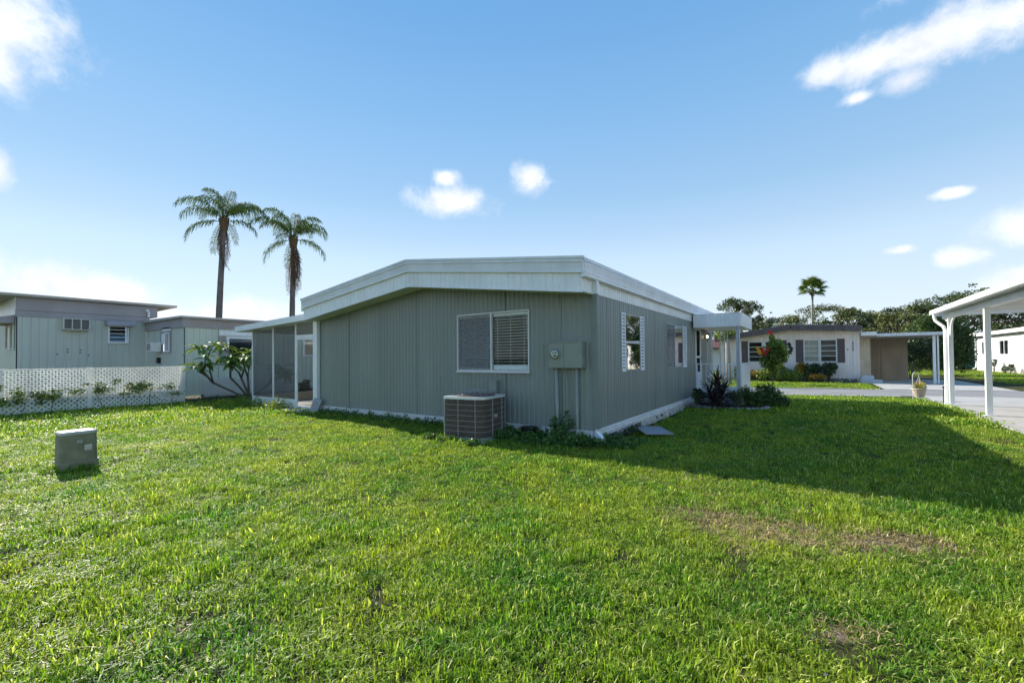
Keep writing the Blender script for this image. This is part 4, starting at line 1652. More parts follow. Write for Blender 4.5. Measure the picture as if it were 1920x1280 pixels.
# window unit hanging from the wing window
wu = thing('window_air_conditioner', 'small white window air conditioner sticking out of the mint home wing', 'air conditioner', (-19.98, -.41, 1.93))
wu.scale = (1.12, 1.12, 1.07)
m = MB()
m.box(-.27, .27, -.30, .0, -.02, .34)
m.build('case', 'white_metal', wu)
m = MB()
for (a, b, c, d) in ((-.245, .245, 0, .025), (-.245, .245, .295, .32), (-.245, -.22, .025, .295), (.22, .245, .025, .295)):
    m.box(a, b, -.312, -.301, c, d)
m.build('grille_frame', 'white_metal', wu)
m = MB()
m.box(-.219, .219, -.304, -.3005, .026, .294)
g_ = m.build('coil', 'grille', wu)
sm_ = MB().box(-.219, .219, -.311, -.305, -.004, .004).mesh('slat', 'tan_metal')
for k in range(9):
    link('slat', sm_, g_, (0, 0, .045 + k * .028))
# dish and mast on the flat roof
dsh = thing('vent_hood', 'small white roof vent elbow at the step in the mint home roof', 'roof vent', (-21.55, -.32, 3.51))
MB().tube([(0, 0, -.02), (0, 0, .22), (.08, -.06, .30), (.16, -.12, .26)], .05, 8).build('elbow_pipe', 'white_metal', dsh)

# ------------------------------------------------------------------ near carport on the right
cp = thing('carport', 'white aluminium carport roof on posts over the concrete drive at the right edge', 'carport', (9, 5, 0))
cx_, cy_ = 9.0, 5.0


def cb(m, x0, x1, y0, y1, z0, z1):
    return m.box(x0 - cx_, x1 - cx_, y0 - cy_, y1 - cy_, z0, z1)


CY0, CY1 = -4.0, 11.8
# gutter-like edge: stepped profile along the lawn side
m = MB()
ep = [(6.30, 2.755), (6.30, 2.835), (6.315, 2.84), (6.315, 2.885), (6.42, 2.885), (6.42, 2.755)]
m.extrude([(x - cx_, CY0 - cy_, z) for x, z in ep], (0, CY1 - CY0, 0))
m.build('gutter', 'white_metal', cp)
m = MB()
cb(m, 11.6, 11.72, CY0, CY1, 2.72, 2.87)
cb(m, 6.423, 11.597, CY1 - .05, CY1, 2.70, 2.868)
cb(m, 6.423, 11.597, CY0, CY0 + .05, 2.70, 2.868)
m.build('roof_edge', 'white_metal', cp)
for k in range(int((CY1 - CY0 - .1) / .305)):
    y = CY0 + .05 + k * .305
    m = MB()
    cb(m, 6.424, 11.596, y + .001, y + .304, 2.80, 2.84)
    cb(m, 6.424, 11.596, y + .002, y + .022, 2.745, 2.799)
    m.build('roof_pan', 'white_metal', cp)
for (x0_, x1_) in ((6.58, 6.72), (11.25, 11.39)):
    m = MB()
    cb(m, x0_, x1_, CY0 + .06, CY1 - .06, 2.60, 2.743)
    m.build('beam', 'white_metal', cp)
for (x, ys) in ((6.65, (-2.4, 1.0, 4.4, 7.81, 11.15)), (11.32, (-2.4, 1.0, 4.4, 7.81, 11.15))):
    for y in ys:
        m = MB()
        cb(m, x - .052, x + .052, y - .052, y + .052, float(smoothz(x, y)) + .03, 2.598)
        pst_ = m.build('post', 'white_metal', cp)
        m = MB()
        cb(m, x - .10, x + .10, y - .09, y + .09, float(smoothz(x, y)) + .03, float(smoothz(x, y)) + .045)
        m.build('base_plate', 'grey_metal', pst_)
# curved scroll braces at the far post
for s in (-1, 1):
    m = MB()
    pts_ = [(6.65, 11.15 + s * .05, 2.05)] + [(6.65, 11.15 + s * (.05 + .55 * (1 - math.cos(t))), 2.05 + .55 * math.sin(t)) for t in np.linspace(.15, math.pi / 2, 8)]
    m.tube([(x - cx_, y - cy_, z) for x, y, z in pts_], .028, 8)
    m.build('brace', 'white_metal', cp, smooth=True)
m = MB()
pts_ = [(6.36, 11.45, 2.78), (6.36, 11.45, 2.66), (6.38, 11.43, 2.55), (6.46, 11.36, 2.44), (6.53, 11.30, 2.36), (6.56, 11.27, 2.25), (6.56, 11.27, .05), (6.54, 11.3, -.02), (6.44, 11.36, -.08)]
m.tube([(x - cx_, y - cy_, z) for x, y, z in pts_], .045, 10)
m.build('downspout', 'white_metal', cp, smooth=True)

# hanging-basket pot on a crook by the drive
pot = thing('flower_pot', 'beige pot of yellow flowers on a hook beside the carport post', 'flower pot', (6.2, 13.0, float(gz(6.2, 13.0))))
m = MB()
m.lathe([(0, .16), (.13, .16), (.19, .42), (.205, .42), (.205, .46), (.19, .465), (.16, .44), (0, .43)], (0, 0), 18)
m.build('pot_body', 'terracotta', pot, smooth=False)
for (n, s_, mat_, hh) in ((260, .06, 'bush_leaf_light', .58), (90, .06, 'petal_yellow', .64)):
    g = np.random.default_rng(n)
    pts_ = blob_points([(0, 0, hh - .05, .2, .2, .12)], n, g, .2)
    stuff(link('foliage' if n > 100 else 'blossoms', np_mesh('foliage', leaf_quads(pts_, s_, g, .5, .7), n, mat_), pot))
m = MB()
m.tube([(-.16, 0, -.05), (-.16, 0, .95), (-.10, 0, 1.02), (-.02, 0, .98), (0, 0, .9)], .012, 6)
m.tube([(0, 0, .9), (.1, .1, .46)], .004, 4)
m.tube([(0, 0, .9), (-.1, .1, .46)], .004, 4)
m.tube([(0, 0, .9), (0, -.14, .46)], .004, 4)
m.build('hook', 'white_paint', pot)
st = thing('garden_stake', 'thin black garden stake at the foot of the far carport post', 'stake', (6.36, 10.6, float(gz(6.36, 10.6))))
MB().tube([(0, 0, -.05), (.01, 0, .55)], .01, 6).build('rod', 'black_iron', st)
MB().lathe([(0, .55), (.025, .55), (.03, .58), (0, .6)], (.01, 0), 8).build('cap', 'black_iron', st)

# ------------------------------------------------------------------ far pink home across the road
FYH = 26.0
fh = thing('pink_home', 'pale pink ribbed home with dark brown roof band across the road', 'mobile home', (2, FYH, -.15))
hx, hy, hz = 2.0, FYH, -.15
FH = Wall((-hx, FYH - hy), (1, 0), (0, -1))
xl, xr, rxx = -2.1, 5.58, 2.1


def fz(x):
    return (3.49 - (x - rxx) * .064 if x > rxx else 3.49 - (rxx - x) * .145) + .15


fops = [(-.30, .52, 1.25, 2.6), (.66, 1.46, 1.25, 2.6), (2.80, 3.58, 1.25, 2.62), (3.64, 4.46, 1.25, 2.62)]
e = xl
while e < xr - .02:
    e2 = min(e + 1.22, xr)
    FH.ribbed(e + .003, e2 - .003, .0, lambda a: fz(a) - .36, .15, .014, .03, openings=fops).build('siding_panel', 'pink_siding', fh)
    e = e2
BX = MB()
BX.box(xl + .02 - hx, xr - .02 - hx, 9.0, 9.05, 0, 3)
BX.box(xr - .05 - hx, xr - .02 - hx, .02, 9, 0, 2.9)
BX.box(xl - hx, xl + .04 - hx, .02, 9, 0, 2.5)
BX.build('wall', 'pink_siding', fh)
MB().box(xl + .1 - hx, xr - .1 - hx, 2.5, 2.55, 0, 2.6).build('partition_wall', 'interior', fh)
m = MB()
for (p, q) in ((xl - .15, rxx), (rxx, xr + .06)):
    m.hexa([(p - hx, -.5, fz(p) - .05), (q - hx, -.5, fz(q) - .05), (q - hx, 9.2, fz(q) - .05), (p - hx, 9.2, fz(p) - .05),
            (p - hx, -.5, fz(p)), (q - hx, -.5, fz(q)), (q - hx, 9.2, fz(q)), (p - hx, 9.2, fz(p))])
m.build('roof', 'roof_metal', fh)
# brown mansard band of upright shakes
rs = random.Random(4)
shk = [MB().hexa([(-.075, -.02, 0), (.075, -.02, 0), (.075, .03, 0), (-.075, .03, 0), (-.075, .04, .36), (.075, .04, .36), (.075, .08, .36), (-.075, .08, .36)]).mesh('shake', 'brown_roof')]
x = xl - .1
while x < xr + .03:
    link('shake', shk[0], fh, (x - hx, -.58 + rs.uniform(-.012, .012), fz(x) - .37 + rs.uniform(-.012, .012)), (0, math.atan(.064 if x > rxx else -.145), 0), (rs.uniform(.9, .99), 1, 1))
    x += .152
m = MB()
for (p, q) in ((xl - .1, rxx), (rxx, xr + .04)):
    m.hexa([(p - hx, -.53, fz(p) - .375), (q - hx, -.53, fz(q) - .375), (q - hx, -.01, fz(q) - .375), (p - hx, -.01, fz(p) - .375),
            (p - hx, -.53, fz(p) - .352), (q - hx, -.53, fz(q) - .352), (q - hx, -.01, fz(q) - .352), (p - hx, -.01, fz(p) - .352)])
m.build('soffit', 'cream_siding', fh)
for i, (p, q, zz0, zz1) in enumerate(fops):
    w = FH.frame(MB(), p - .02, q + .02, zz0 - .02, zz1 + .02, .06, -.04, .035).build('window', 'window_frame', fh)
    for k in range(4):
        za, zb = zz0 + .04 + k * (zz1 - zz0 - .08) / 4, zz0 + .04 + (k + 1) * (zz1 - zz0 - .08) / 4
        FH.box(MB(), p + .04, q - .04, -.012, -.008, za + .018, zb - .018).build('pane', 'pane', w)
        if k:
            FH.box(MB(), p + .04, q - .04, -.03, .02, za - .018, za + .018).build('rail', 'window_frame', w)
    if i == 2:
        FH.box(MB(), p, q, -.12, -.10, zz0, zz1).build('curtain', 'curtain_tan', w)
    if i == 3:
        FH.box(MB(), p, q, -.5, -.48, zz0, zz1).build('curtain', 'interior', w)
for (p, q) in ((-.72, -.34), (1.50, 1.88), (2.36, 2.77), (4.49, 4.86)):
    shutter(FH, p, q, 1.20, 2.66, 'brown_shutter', fh, 6, 0.)
# iron seahorse-like wall ornament and house numerals
m = MB()
m.tube([(0, 0, .55), (-.10, 0, .62), (-.02, 0, .70), (.06, 0, .60), (.02, 0, .48), (.14, 0, .34), (.10, 0, .18), (-.02, 0, .12), (.0, 0, .02), (.10, 0, .0), (.12, 0, .08)], [.03, .06, .07, .08, .07, .10, .09, .07, .05, .04, .03], 8)
m.build('wall_ornament', 'dark_ornament', fh, (2.0 - hx, -.05, 1.78))
for k, ch in enumerate('550'):
    cu = bpy.data.curves.new('numeral', 'FONT')
    cu.body = ch
    cu.size = .2
    cu.extrude = .012
    ot = bpy.data.objects.new('numeral', cu)
    me = bpy.data.meshes.new_from_object(ot)
    me.materials.clear()
    me.materials.append(MATS['dark_ornament'])
    bpy.data.objects.remove(ot)
    link('numeral', me, fh, (5.2 - hx, -.025, 2.32 - k * .2), (math.pi / 2, 0, 0))
MB().box(-.02, .02, -.03, -.003, -.05, .05).build('bell_push', 'dark_ornament', fh, (5.0 - hx, 0, 2.0))

# its carport, store room and steps
fc = thing('flat_carport', 'flat roofed carport with brown store room joined to the pink home', 'carport', (7.6, 28.5, -.15))
kx, ky = 7.6, 28.5
m = MB()
m.box(5.60 - kx, 9.35 - kx, 25.9 - ky, 32.0 - ky, 2.80, 2.86)
m.build('roof', 'roof_metal', fc)
m = MB()
for k in range(24):
    a = 6.35 + k * .125
    m.box(a - kx, a + .118 - kx, 25.84 - ky, 25.895 - ky, 2.735, 2.90)
m.box(9.352 - kx, 9.42 - kx, 25.84 - ky, 32.0 - ky, 2.735, 2.90)
m.build('roof_edge', 'grey_metal', fc)
MB().box(5.62 - kx, 6.345 - kx, 25.80 - ky, 25.895 - ky, 2.80, 3.02).build('gutter', 'white_metal', fc)
for k in range(8):
    MB().box(5.6 - kx, 9.35 - kx, 26.2 + k * .75 - ky, 26.25 + k * .75 - ky, 2.72, 2.799).build('rafter', 'roof_tan', fc)
SH = Wall((-kx, 30.0 - ky), (1, 0), (0, -1))
SH.ribbed(5.7, 8.2, .02, 2.72, .13, .012, .02).build('siding_panel', 'brown_siding', fc)
SH.box(MB(), 6.95, 7.85, .002, .03, .03, 2.1).build('door', 'brown_siding', fc)
MB().box(8.2 - kx, 8.24 - kx, 30.0 - ky, 32 - ky, .02, 2.72).build('wall', 'brown_siding', fc)
SH2 = Wall((-kx, 27.2 - ky), (1, 0), (0, -1))
SH2.ribbed(5.62, 6.12, .02, 2.72, .13, .012, .02).build('siding_panel', 'cream_siding', fc)
MB().box(6.12 - kx, 6.16 - kx, 27.2 - ky, 30.0 - ky, .02, 2.72).build('wall', 'cream_siding', fc)
for y in (26.2,):
    MB().box(8.77 - kx, 8.89 - kx, y - .06 - ky, y + .06 - ky, .02, 2.72).build('post', 'white_metal', fc)
    MB().box(8.95 - kx, 9.02 - kx, y - .04 - ky, y + .04 - ky, .02, 2.72).build('post', 'white_metal', fc)
stp = thing('painted_steps', 'pale blue painted block steps at the corner of the pink home', 'steps', (6.05, 25.6, -.15))
MB().box(-.55, .45, -.35, .35, -.05, .22).build('lower_step', 'porch_blue', stp)
MB().box(-.45, .1, -.05, .35, .22, .45).build('upper_step', 'porch_blue', stp)

# ------------------------------------------------------------------ white home, teal home, red-roofed home
wh = thing('white_home', 'bright white sided home beyond the carport at the far right', 'house', (20.5, 50, -.15))
vx, vy = 20.5, 50.0
WW = Wall((17.2 - vx, -vy), (0, 1), (-1, 0))
wops2 = [(53.5, 55.0, 1.57, 2.9), (47.9, 50.1, 1.56, 2.88)]
for k in range(7):
    WW.ribbed(40 + k * 2.4 + .004, 40 + (k + 1) * 2.4 - .004, .35, 3.3, .4, .012, .02, openings=wops2).build('siding_panel', 'white_siding', wh)
WW.box(MB(), 40, 56.8, -.05, .03, -.1, .345).build('footing', 'tan_metal', wh)
MB().box(17.2 - vx, 24 - vx, 56.76 - vy, 56.8 - vy, .0, 3.3).build('wall', 'white_siding', wh)
MB().box(17.2 - vx, 24 - vx, 40.0 - vy, 40.04 - vy, .0, 3.3).build('wall', 'white_siding', wh)
MB().box(17.6 - vx, 17.65 - vx, 40.1 - vy, 56.7 - vy, .3, 3.3).build('partition_wall', 'interior', wh)
m = MB()
m.box(16.75 - vx, 17.0 - vx, 39.6 - vy, 57.4 - vy, 3.42, 3.72)
m.build('gutter', 'white_metal', wh)
m = MB()
m.hexa([(16.9 - vx, 39.6 - vy, 3.38), (20.6 - vx, 39.6 - vy, 3.9), (20.6 - vx, 57.4 - vy, 3.9), (16.9 - vx, 57.4 - vy, 3.38),
        (16.9 - vx, 39.6 - vy, 3.70), (20.6 - vx, 39.6 - vy, 4.2), (20.6 - vx, 57.4 - vy, 4.2), (16.9 - vx, 57.4 - vy, 3.70)])
m.hexa([(20.6 - vx, 39.6 - vy, 3.9), (24.3 - vx, 39.6 - vy, 3.38), (24.3 - vx, 57.4 - vy, 3.38), (20.6 - vx, 57.4 - vy, 3.9),
        (20.6 - vx, 39.6 - vy, 4.2), (24.3 - vx, 39.6 - vy, 3.70), (24.3 - vx, 57.4 - vy, 3.70), (20.6 - vx, 57.4 - vy, 4.2)])
m.build('roof', 'roof_metal', wh)
for (p, q, a_, b_) in wops2:
    w = WW.frame(MB(), p - .03, q + .03, a_ - .03, b_ + .03, .09, -.05, .05).build('window', 'white_metal', wh)
    WW.box(MB(), (p + q) / 2 - .04, (p + q) / 2 + .04, -.03, .04, a_ + .06, b_ - .06).build('mullion', 'white_metal', w)
    WW.box(MB(), p + .05, q - .05, -.015, -.008, a_ + .06, b_ - .06).build('pane', 'pane', w)
MB().tube([(17.1 - vx, 57.0 - vy, 3.42), (17.1 - vx, 56.85 - vy, 3.2), (17.12 - vx, 56.82 - vy, .3), (16.9 - vx, 56.9 - vy, .1)], .06, 8).build('downspout', 'white_metal', wh)

th = thing('teal_home', 'teal green home mostly hidden behind the large bush', 'house', (17, 68, -.15))
TW = Wall((-17, 66 - 68), (1, 0), (0, -1))
for k in range(5):
    TW.ribbed(11.5 + k * 2.0 + .004, 13.5 + k * 2.0 - .004, 0, 3.1, .25, .015, .03).build('siding_panel', 'teal_siding', th)
m = MB()
m.hexa([(-6, -2.5, 3.1), (5, -2.5, 3.1), (5, 4, 3.1), (-6, 4, 3.1), (-6, -2.5, 3.3), (5, -2.5, 3.3), (5, .7, 3.9), (-6, .7, 3.9)])
m.build('roof', 'porch_blue', th)
MB().box(-5.4, 4.4, 3.5, 3.6, 0, 3.1).build('wall', 'teal_siding', th)

rh = thing('red_roof_home', 'white home with dull red roof glimpsed through the entry porch', 'house', (-5.5, 46, -.15))
RW = Wall((5.5, 0), (1, 0), (0, -1))
for k in range(4):
    RW.ribbed(-9.5 + k * 2 + .004, -7.5 + k * 2 - .004, 0, 2.5, .3, .015, .03, openings=[(-4.6, -3.2, 1.0, 2.0)]).build('siding_panel', 'white_siding', rh)
m = MB()
m.hexa([(-4.5, -.8, 2.5), (4.6, -.8, 2.5), (4.6, 6, 2.5), (-4.5, 6, 2.5), (-4.5, -.8, 2.6), (4.6, -.8, 2.6), (4.6, 2.6, 3.7), (-4.5, 2.6, 3.7)])
m.build('roof', 'red_roof', rh)
w = RW.frame(MB(), -4.65, -3.15, .95, 2.05, .08, -.04, .05).build('window', 'white_metal', rh)
RW.box(MB(), -4.57, -3.23, -.02, -.01, 1.03, 1.97).build('pane', 'pane_mirror', w)
MB().box(-4, 3.9, 5.8, 5.9, 0, 2.5).build('wall', 'white_siding', rh)

# ------------------------------------------------------------------ queen palms
def frond_mesh(L, rise, droop, seed, mat='palm_leaf', leaflen=.62, n=46, hang=.75, name='frond'):
    """arching feather frond growing along +X from the origin"""
    r = random.Random(seed)
    pts = []
    a = rise
    p = Vector((0, 0, 0))
    N = 14
    for k in range(N + 1):
        pts.append(p.copy())
        p = p + Vector((math.cos(a), 0, math.sin(a))) * (L / N)
        a -= droop / N * (.5 + 1.1 * k / N)
    m = MB()
    # rachis as a thin 4-sided tube
    m.tube(pts, [.035 * (1 - .85 * k / N) for k in range(N + 1)], 4)
    for i in range(n):
        f = .12 + .88 * i / (n - 1)
        t = f * N
        k = min(int(t), N - 1)
        b = pts[k].lerp(pts[k + 1], t - k)
        d = (pts[k + 1] - pts[k]).normalized()
        up = Vector((0, 1, 0)).cross(d) * -1
        ll = leaflen * (math.sin(math.pi * (.12 + .80 * f)) ** .6) * r.uniform(.8, 1.15)
        for s in (-1, 1):
            side = Vector((0, s, 0))
            lift = r.uniform(-.25, .75)
            v = (d * r.uniform(.35, .8) + side * r.uniform(.6, 1.0) + up * lift).normalized()
            v2 = (v * (1 - hang) + Vector((0, 0, -1)) * hang + d * .12 + side * r.uniform(0, .2)).normalized()
            w = .020 * r.uniform(.8, 1.3)
            wd = d * w
            m1 = b + v * ll * .38
            m2 = m1 + v2 * ll * .42
            e_ = m2 + (v2 + Vector((0, 0, -.6))).normalized() * ll * .28
            m.quadlist([b - wd * .5, b + wd * .5, m1 + wd, m1 - wd, m2 + wd * .8, m2 - wd * .8, e_], [(0, 1, 2, 3), (3, 2, 4, 5), (5, 4, 6)])
    return m.mesh(name, mat)


FR_UP = [frond_mesh(3.3, R(80), R(125), 1, leaflen=.8, n=56), frond_mesh(3.2, R(68), R(120), 2, leaflen=.8, n=56)]
FR_MID = [frond_mesh(3.7, R(54), R(125), 3, leaflen=.85, n=60), frond_mesh(3.6, R(40), R(118), 4, leaflen=.85, n=60), frond_mesh(3.5, R(62), R(140), 8, leaflen=.85, n=60)]
FR_LOW = [frond_mesh(3.3, R(16), R(105), 5, leaflen=.8, n=54), frond_mesh(3.2, R(-10), R(90), 6, leaflen=.8, n=54)]
FR_DEAD = [frond_mesh(2.9, R(-45), R(50), 7, 'palm_dead', .5, 34, .9, 'dead_frond')]


def queen_palm(label, base, top, seed, lean=(0, 0), deadn=4, rad=.205, deadaz=None, deadlen=1.0, boot=.5, S=.86):
    r = random.Random(seed)
    t = thing('queen_palm', label, 'palm tree', base, 0, 'queen palms')
    H = top[2] - base[2]
    dx, dy = top[0] - base[0], top[1] - base[1]
    pts, rad_ = [], []
    for k in range(24):
        f = k / 23
        bend = math.sin(f * math.pi) * .12
        pts.append((dx * f ** 1.4 + bend * lean[0], dy * f ** 1.4 + bend * lean[1], -.3 + (H + .3) * f))
        rad_.append(rad * (1.1 - .38 * f + (.03 if k % 2 else 0)) * (1.15 if k == 0 else 1))
    MB().tube(pts, rad_, 12).build('trunk', 'palm_bark', t, smooth=True)
    c = Vector((dx, dy, H))
    m = MB()
    for k in range(14):
        a = k * 2.4
        m.tube([c + Vector((math.cos(a) * .12, math.sin(a) * .12, -.5 + k * .02)), c + Vector((math.cos(a) * .28, math.sin(a) * .28, .15 + k * .03))], [.10, .05], 5)
    m.tube([c + Vector((0, 0, -boot)), c + Vector((0, 0, .5))], [rad * .82, rad * .5], 10)
    m.build('crown_shaft', 'palm_boot', t)
    az = r.uniform(0, 6)
    for (grp, n, z) in ((FR_UP, 4, .45), (FR_MID, 8, .35), (FR_LOW, 4, .15)):
        for k in range(n):
            az += 2.4 + r.uniform(-.25, .25)
            link('frond', r.choice(grp), t, c + Vector((math.cos(az) * .1, math.sin(az) * .1, z)), (r.uniform(-.15, .15), r.uniform(-.12, .12), az), r.uniform(.85, 1.12) * S)
    for k in range(deadn):
        a = (deadaz if deadaz is not None else r.uniform(0, 6.28)) + r.uniform(-.8, .8)
        link('dead_frond', FR_DEAD[0], t, c + Vector((math.cos(a) * .15, math.sin(a) * .15, -.1)), (r.uniform(-.2, .2), R(28) + r.uniform(-.1, .15), a), r.uniform(.85, 1.1) * deadlen)
    return t


queen_palm('taller queen palm with full round crown, the left of the two', (-29.4, 5.5, 0), (-28.95, 5.7, 10.6), 12, (-1, .2), 4)
queen_palm('queen palm with a skirt of hanging dead fronds, the right of the two', (-27.4, 9.4, 0), (-27.1, 9.4, 9.9), 33, (.3, 0), 7, .20, R(0), 1.2, 1.3)


# fan palm far behind the pink home
def fan_mesh():
    m = MB()
    m.tube([(0, 0, 0), (.5, 0, .08), (.95, 0, .05)], [.03, .022, .015], 4)
    n = 22
    for k in range(n):
        a = R(-115 + 230 * k / (n - 1))
        d = Vector((math.cos(a), math.sin(a), 0))
        s = Vector((-d.y, d.x, 0)) * .055
        b = Vector((.9, 0, .05))
        L = .85 * (1 - .25 * abs(a) / 2)
        mid = b + d * L * .6 + Vector((0, 0, .02))
        tip = b + d * L + Vector((0, 0, -.28))
        m.quadlist([b, mid - s, tip, mid + s], [(0, 1, 2, 3)])
    return m.mesh('fan_leaf', 'fan_leaf')


fp = thing('fan_palm', 'slim fan palm with pale trunk rising behind the pink home', 'palm tree', (3.3, 68.1, 0))
MB().tube([(0, 0, -.2), (.1, 0, 4), (.05, 0, 7), (.15, 0, 10.6)], [.2, .15, .13, .14], 9).build('trunk', 'palm_pale_bark', fp, smooth=True)
m = MB()
for k in range(16):
    a = k * 2.4
    m.tube([(.15 + math.cos(a) * .05, math.sin(a) * .05, 10.7), (.15 + math.cos(a) * .4, math.sin(a) * .4, 10.3 - (k % 4) * .12)], [.1, .03], 4)
m.build('leaf_bases', 'palm_boot', fp)
fm = fan_mesh()
rf = random.Random(9)
for k in range(19):
    az = k * 2.399
    el = R(80 - k * 5.6)
    link('fan_leaf', fm, fp, (.15, 0, 10.75), (rf.uniform(-.4, .4), -el + rf.uniform(-.1, .1), az), rf.uniform(1.15, 1.45))


# ------------------------------------------------------------------ live oaks
def oak(label, loc, W, D, H, seed, n=26000, leaf=.20, mat='oak_leaf', trunk_h=2.2, group='live oaks behind the far homes', open_=.6, low=.0):
    g = np.random.default_rng(seed)
    t = thing('live_oak', label, 'tree', loc, 0, group)
    m = MB()
    m.tube([(0, 0, -.3), (.1, 0, trunk_h * .6), (0, .1, trunk_h)], [.55, .42, .38], 9)
    blobs = []
    nl = 9
    for k in range(nl):
        a = 2 * math.pi * k / nl + g.uniform(-.3, .3)
        f = g.uniform(.55, 1)
        e_ = np.array([math.cos(a) * W * .5 * f, math.sin(a) * D * .5 * f, trunk_h + (H - trunk_h) * g.uniform(.35, .92) * (1.08 - .35 * f)])
        mid = e_ * .45 + np.array([0, 0, trunk_h * .5]) + g.normal(size=3) * .25
        m.tube([(0, 0, trunk_h * .85), tuple(mid), tuple(e_)], [.26, .16, .06], 6)
        for j in range(5):
            q = e_ + g.normal(size=3) * np.array([W * .12, D * .12, H * .07])
            q[2] = min(q[2], H * .92)
            m.tube([tuple(mid * .4 + e_ * .6), tuple(q)], [.08, .025], 5)
            r = g.uniform(.55, 1.15) * open_ * min(W, 11) / 10
            blobs.append((q[0], q[1], q[2], r * 1.5, r * 1.5, r * .85))
            for i in range(3):
                q2 = q + g.normal(size=3) * np.array([.9, .9, .45]) * W / 10
                rr = r * g.uniform(.35, .7)
                blobs.append((q2[0], q2[1], min(q2[2], H), rr * 1.5, rr * 1.5, rr * .9))
    for k in range(14):
        a, f = g.uniform(0, 6.28), g.uniform(0, .8) ** .5
        blobs.append((math.cos(a) * W * .42 * f, math.sin(a) * D * .42 * f, H * (.97 - .22 * f * f) - .5, W * .09, D * .09, H * .06))
    if low:
        for k in range(24):
            a, f = g.uniform(0, 6.28), g.uniform(.3, 1) ** .5
            blobs.append((math.cos(a) * W * .45 * f, math.sin(a) * D * .45 * f, g.uniform(.8, H * .55), W * .10, D * .10, H * .09))
    m.build('trunk', 'bark', t, smooth=True)
    pts = blob_points(blobs, n, g, .3)
    stuff(link('crown', np_mesh('crown', leaf_quads(pts, leaf, g, .5, .6), n, mat), t))
    return t


oak('open crowned live oak just right of the porch canopy', (-5.0, 57.5, -.15), 8.2, 7.5, 9.9, 41, 12000, .22, open_=.62)
oak('broad live oak behind the fan palm trunk', (4.2, 72.0, -.15), 13.5, 9, 9.6, 42, 24000, .24, 'oak_leaf_b', open_=.80)
oak('dark rounded live oak between the fan palm and the flat carport', (8.6, 74.0, -.15), 8.5, 8, 7.0, 46, 15000, .24, 'oak_leaf', open_=.80)
oak('sprawling live oak behind the flat carport', (13.6, 64.5, -.15), 8.0, 7, 8.0, 43, 13000, .22, 'oak_leaf_b', open_=.72)
oak('tall live oak partly covered by the near carport roof', (18.2, 67, -.15), 9.5, 8, 9.7, 44, 15000, .22, 'oak_leaf', open_=.75)
oak('live oak seen under the near carport roof above the white home', (25.5, 64, -.15), 12, 9, 9.6, 45, 20000, .24, 'oak_leaf', open_=.85, low=1)
oak('low live oak in the gap left of the fan palm', (-1.2, 76, -.15), 7, 6, 4.4, 47, 9000, .24, 'oak_leaf', 1.2, open_=.8, low=1)

# big bush and little shrub tree beside the flat carport
shrub('large_bush', 'large dense dark green bush beside the flat carport', 'bush', (11.3, 39.8, -.15),
      [(0, 0, 2.2, 1.6, 1.6, 2.0), (-.9, -.4, 3.1, 1.1, 1.0, 1.4), (.9, .5, 3.2, 1.2, 1.1, 1.5), (.2, .2, 4.3, 1.0, 1.0, .9), (1.5, .9, 1.7, .9, .9, 1.5), (-1.5, -.8, 1.4, .9, .9, 1.2), (1.6, 1.0, 2.9, .8, .8, 1.0), (-.6, -.4, 4.2, .7, .7, .6)], 24000, .17, 'bush_leaf', 7, seed=3, shell=.3)
shrub('shrub_tree', 'small dark leafed tree with thin stem in front of the flat carport gap', 'tree', (8.85, 33.5, -.15),
      [(0, 0, 2.2, .75, .75, .55), (-.6, 0, 2.5, .6, .5, .4), (.5, .1, 1.8, .6, .6, .5), (-.2, 0, 1.35, .5, .5, .35), (.3, 0, 2.8, .5, .5, .4), (1.1, .3, 2.2, .6, .6, .8)], 3600, .14, 'dark_leaf', 4, seed=8, shell=.2)

# ------------------------------------------------------------------ frangipani by the mint home
fg = thing('frangipani', 'frangipani tree with bare forked stems and leaf rosettes by the mint home wall', 'tree', (-14.3, .75, 0))
rg = random.Random(17)
m = MB()
tips = []


def fork(p, d, L, r, lev):
    q = p + d * L
    mid = p + d * L * .5 + Vector((rg.uniform(-.04, .04), rg.uniform(-.04, .04), .03))
    m.tube([p, mid, q], [r, r * .9, r * .8], 7)
    if lev == 0:
        tips.append((q, d))
        return
    for k in range(rg.choice((2, 2, 3))):
        nd = (d + Vector((rg.uniform(-.35, .75), rg.uniform(-.95, .8), rg.uniform(-.05, .5)))).normalized()
        fork(q, nd, L * rg.uniform(.45, .65), r * .76, lev - 1)


for (d, L) in ((Vector((-.12, -1.0, .62)), 1.45), (Vector((.05, -.75, .95)), 1.2), (Vector((.1, -.1, 1.1)), .95), (Vector((.1, .75, .7)), .95), (Vector((.3, -.5, .9)), 1.1)):
    fork(Vector((rg.uniform(-.06, .06), rg.uniform(-.06, .06), -.05)), d.normalized(), L, .045, 2)
m.build('stem', 'frangipani_stem', fg, smooth=True)
lf = MB()
for k in range(4):
    f0, f1 = k / 4, (k + 1) / 4

    def row(f):
        w = .05 * math.sin(math.pi * min(1, f * .92 + .04)) ** .7
        z = .10 * f - .20 * f * f
        return [(f * .34, -w, z + w * .35), (f * .34, 0, z), (f * .34, w, z + w * .35)]
    a, b = row(f0), row(f1)
    lf.quadlist(a + b, [(0, 1, 4, 3), (1, 2, 5, 4)])
lf = lf.mesh('leaf', 'frangipani_leaf')
nleaf = 0
for (q, d) in tips:
    nl = rg.randint(6, 8)
    for k in range(nl):
        if nleaf > 298:
            break
        az = k * 2.4 + rg.uniform(-.3, .3)
        link('leaf', lf, fg, q + Vector((0, 0, rg.uniform(-.06, .02))), (rg.uniform(-.3, .3), rg.uniform(-.55, .35), az), rg.uniform(1.15, 1.7))
        nleaf += 1

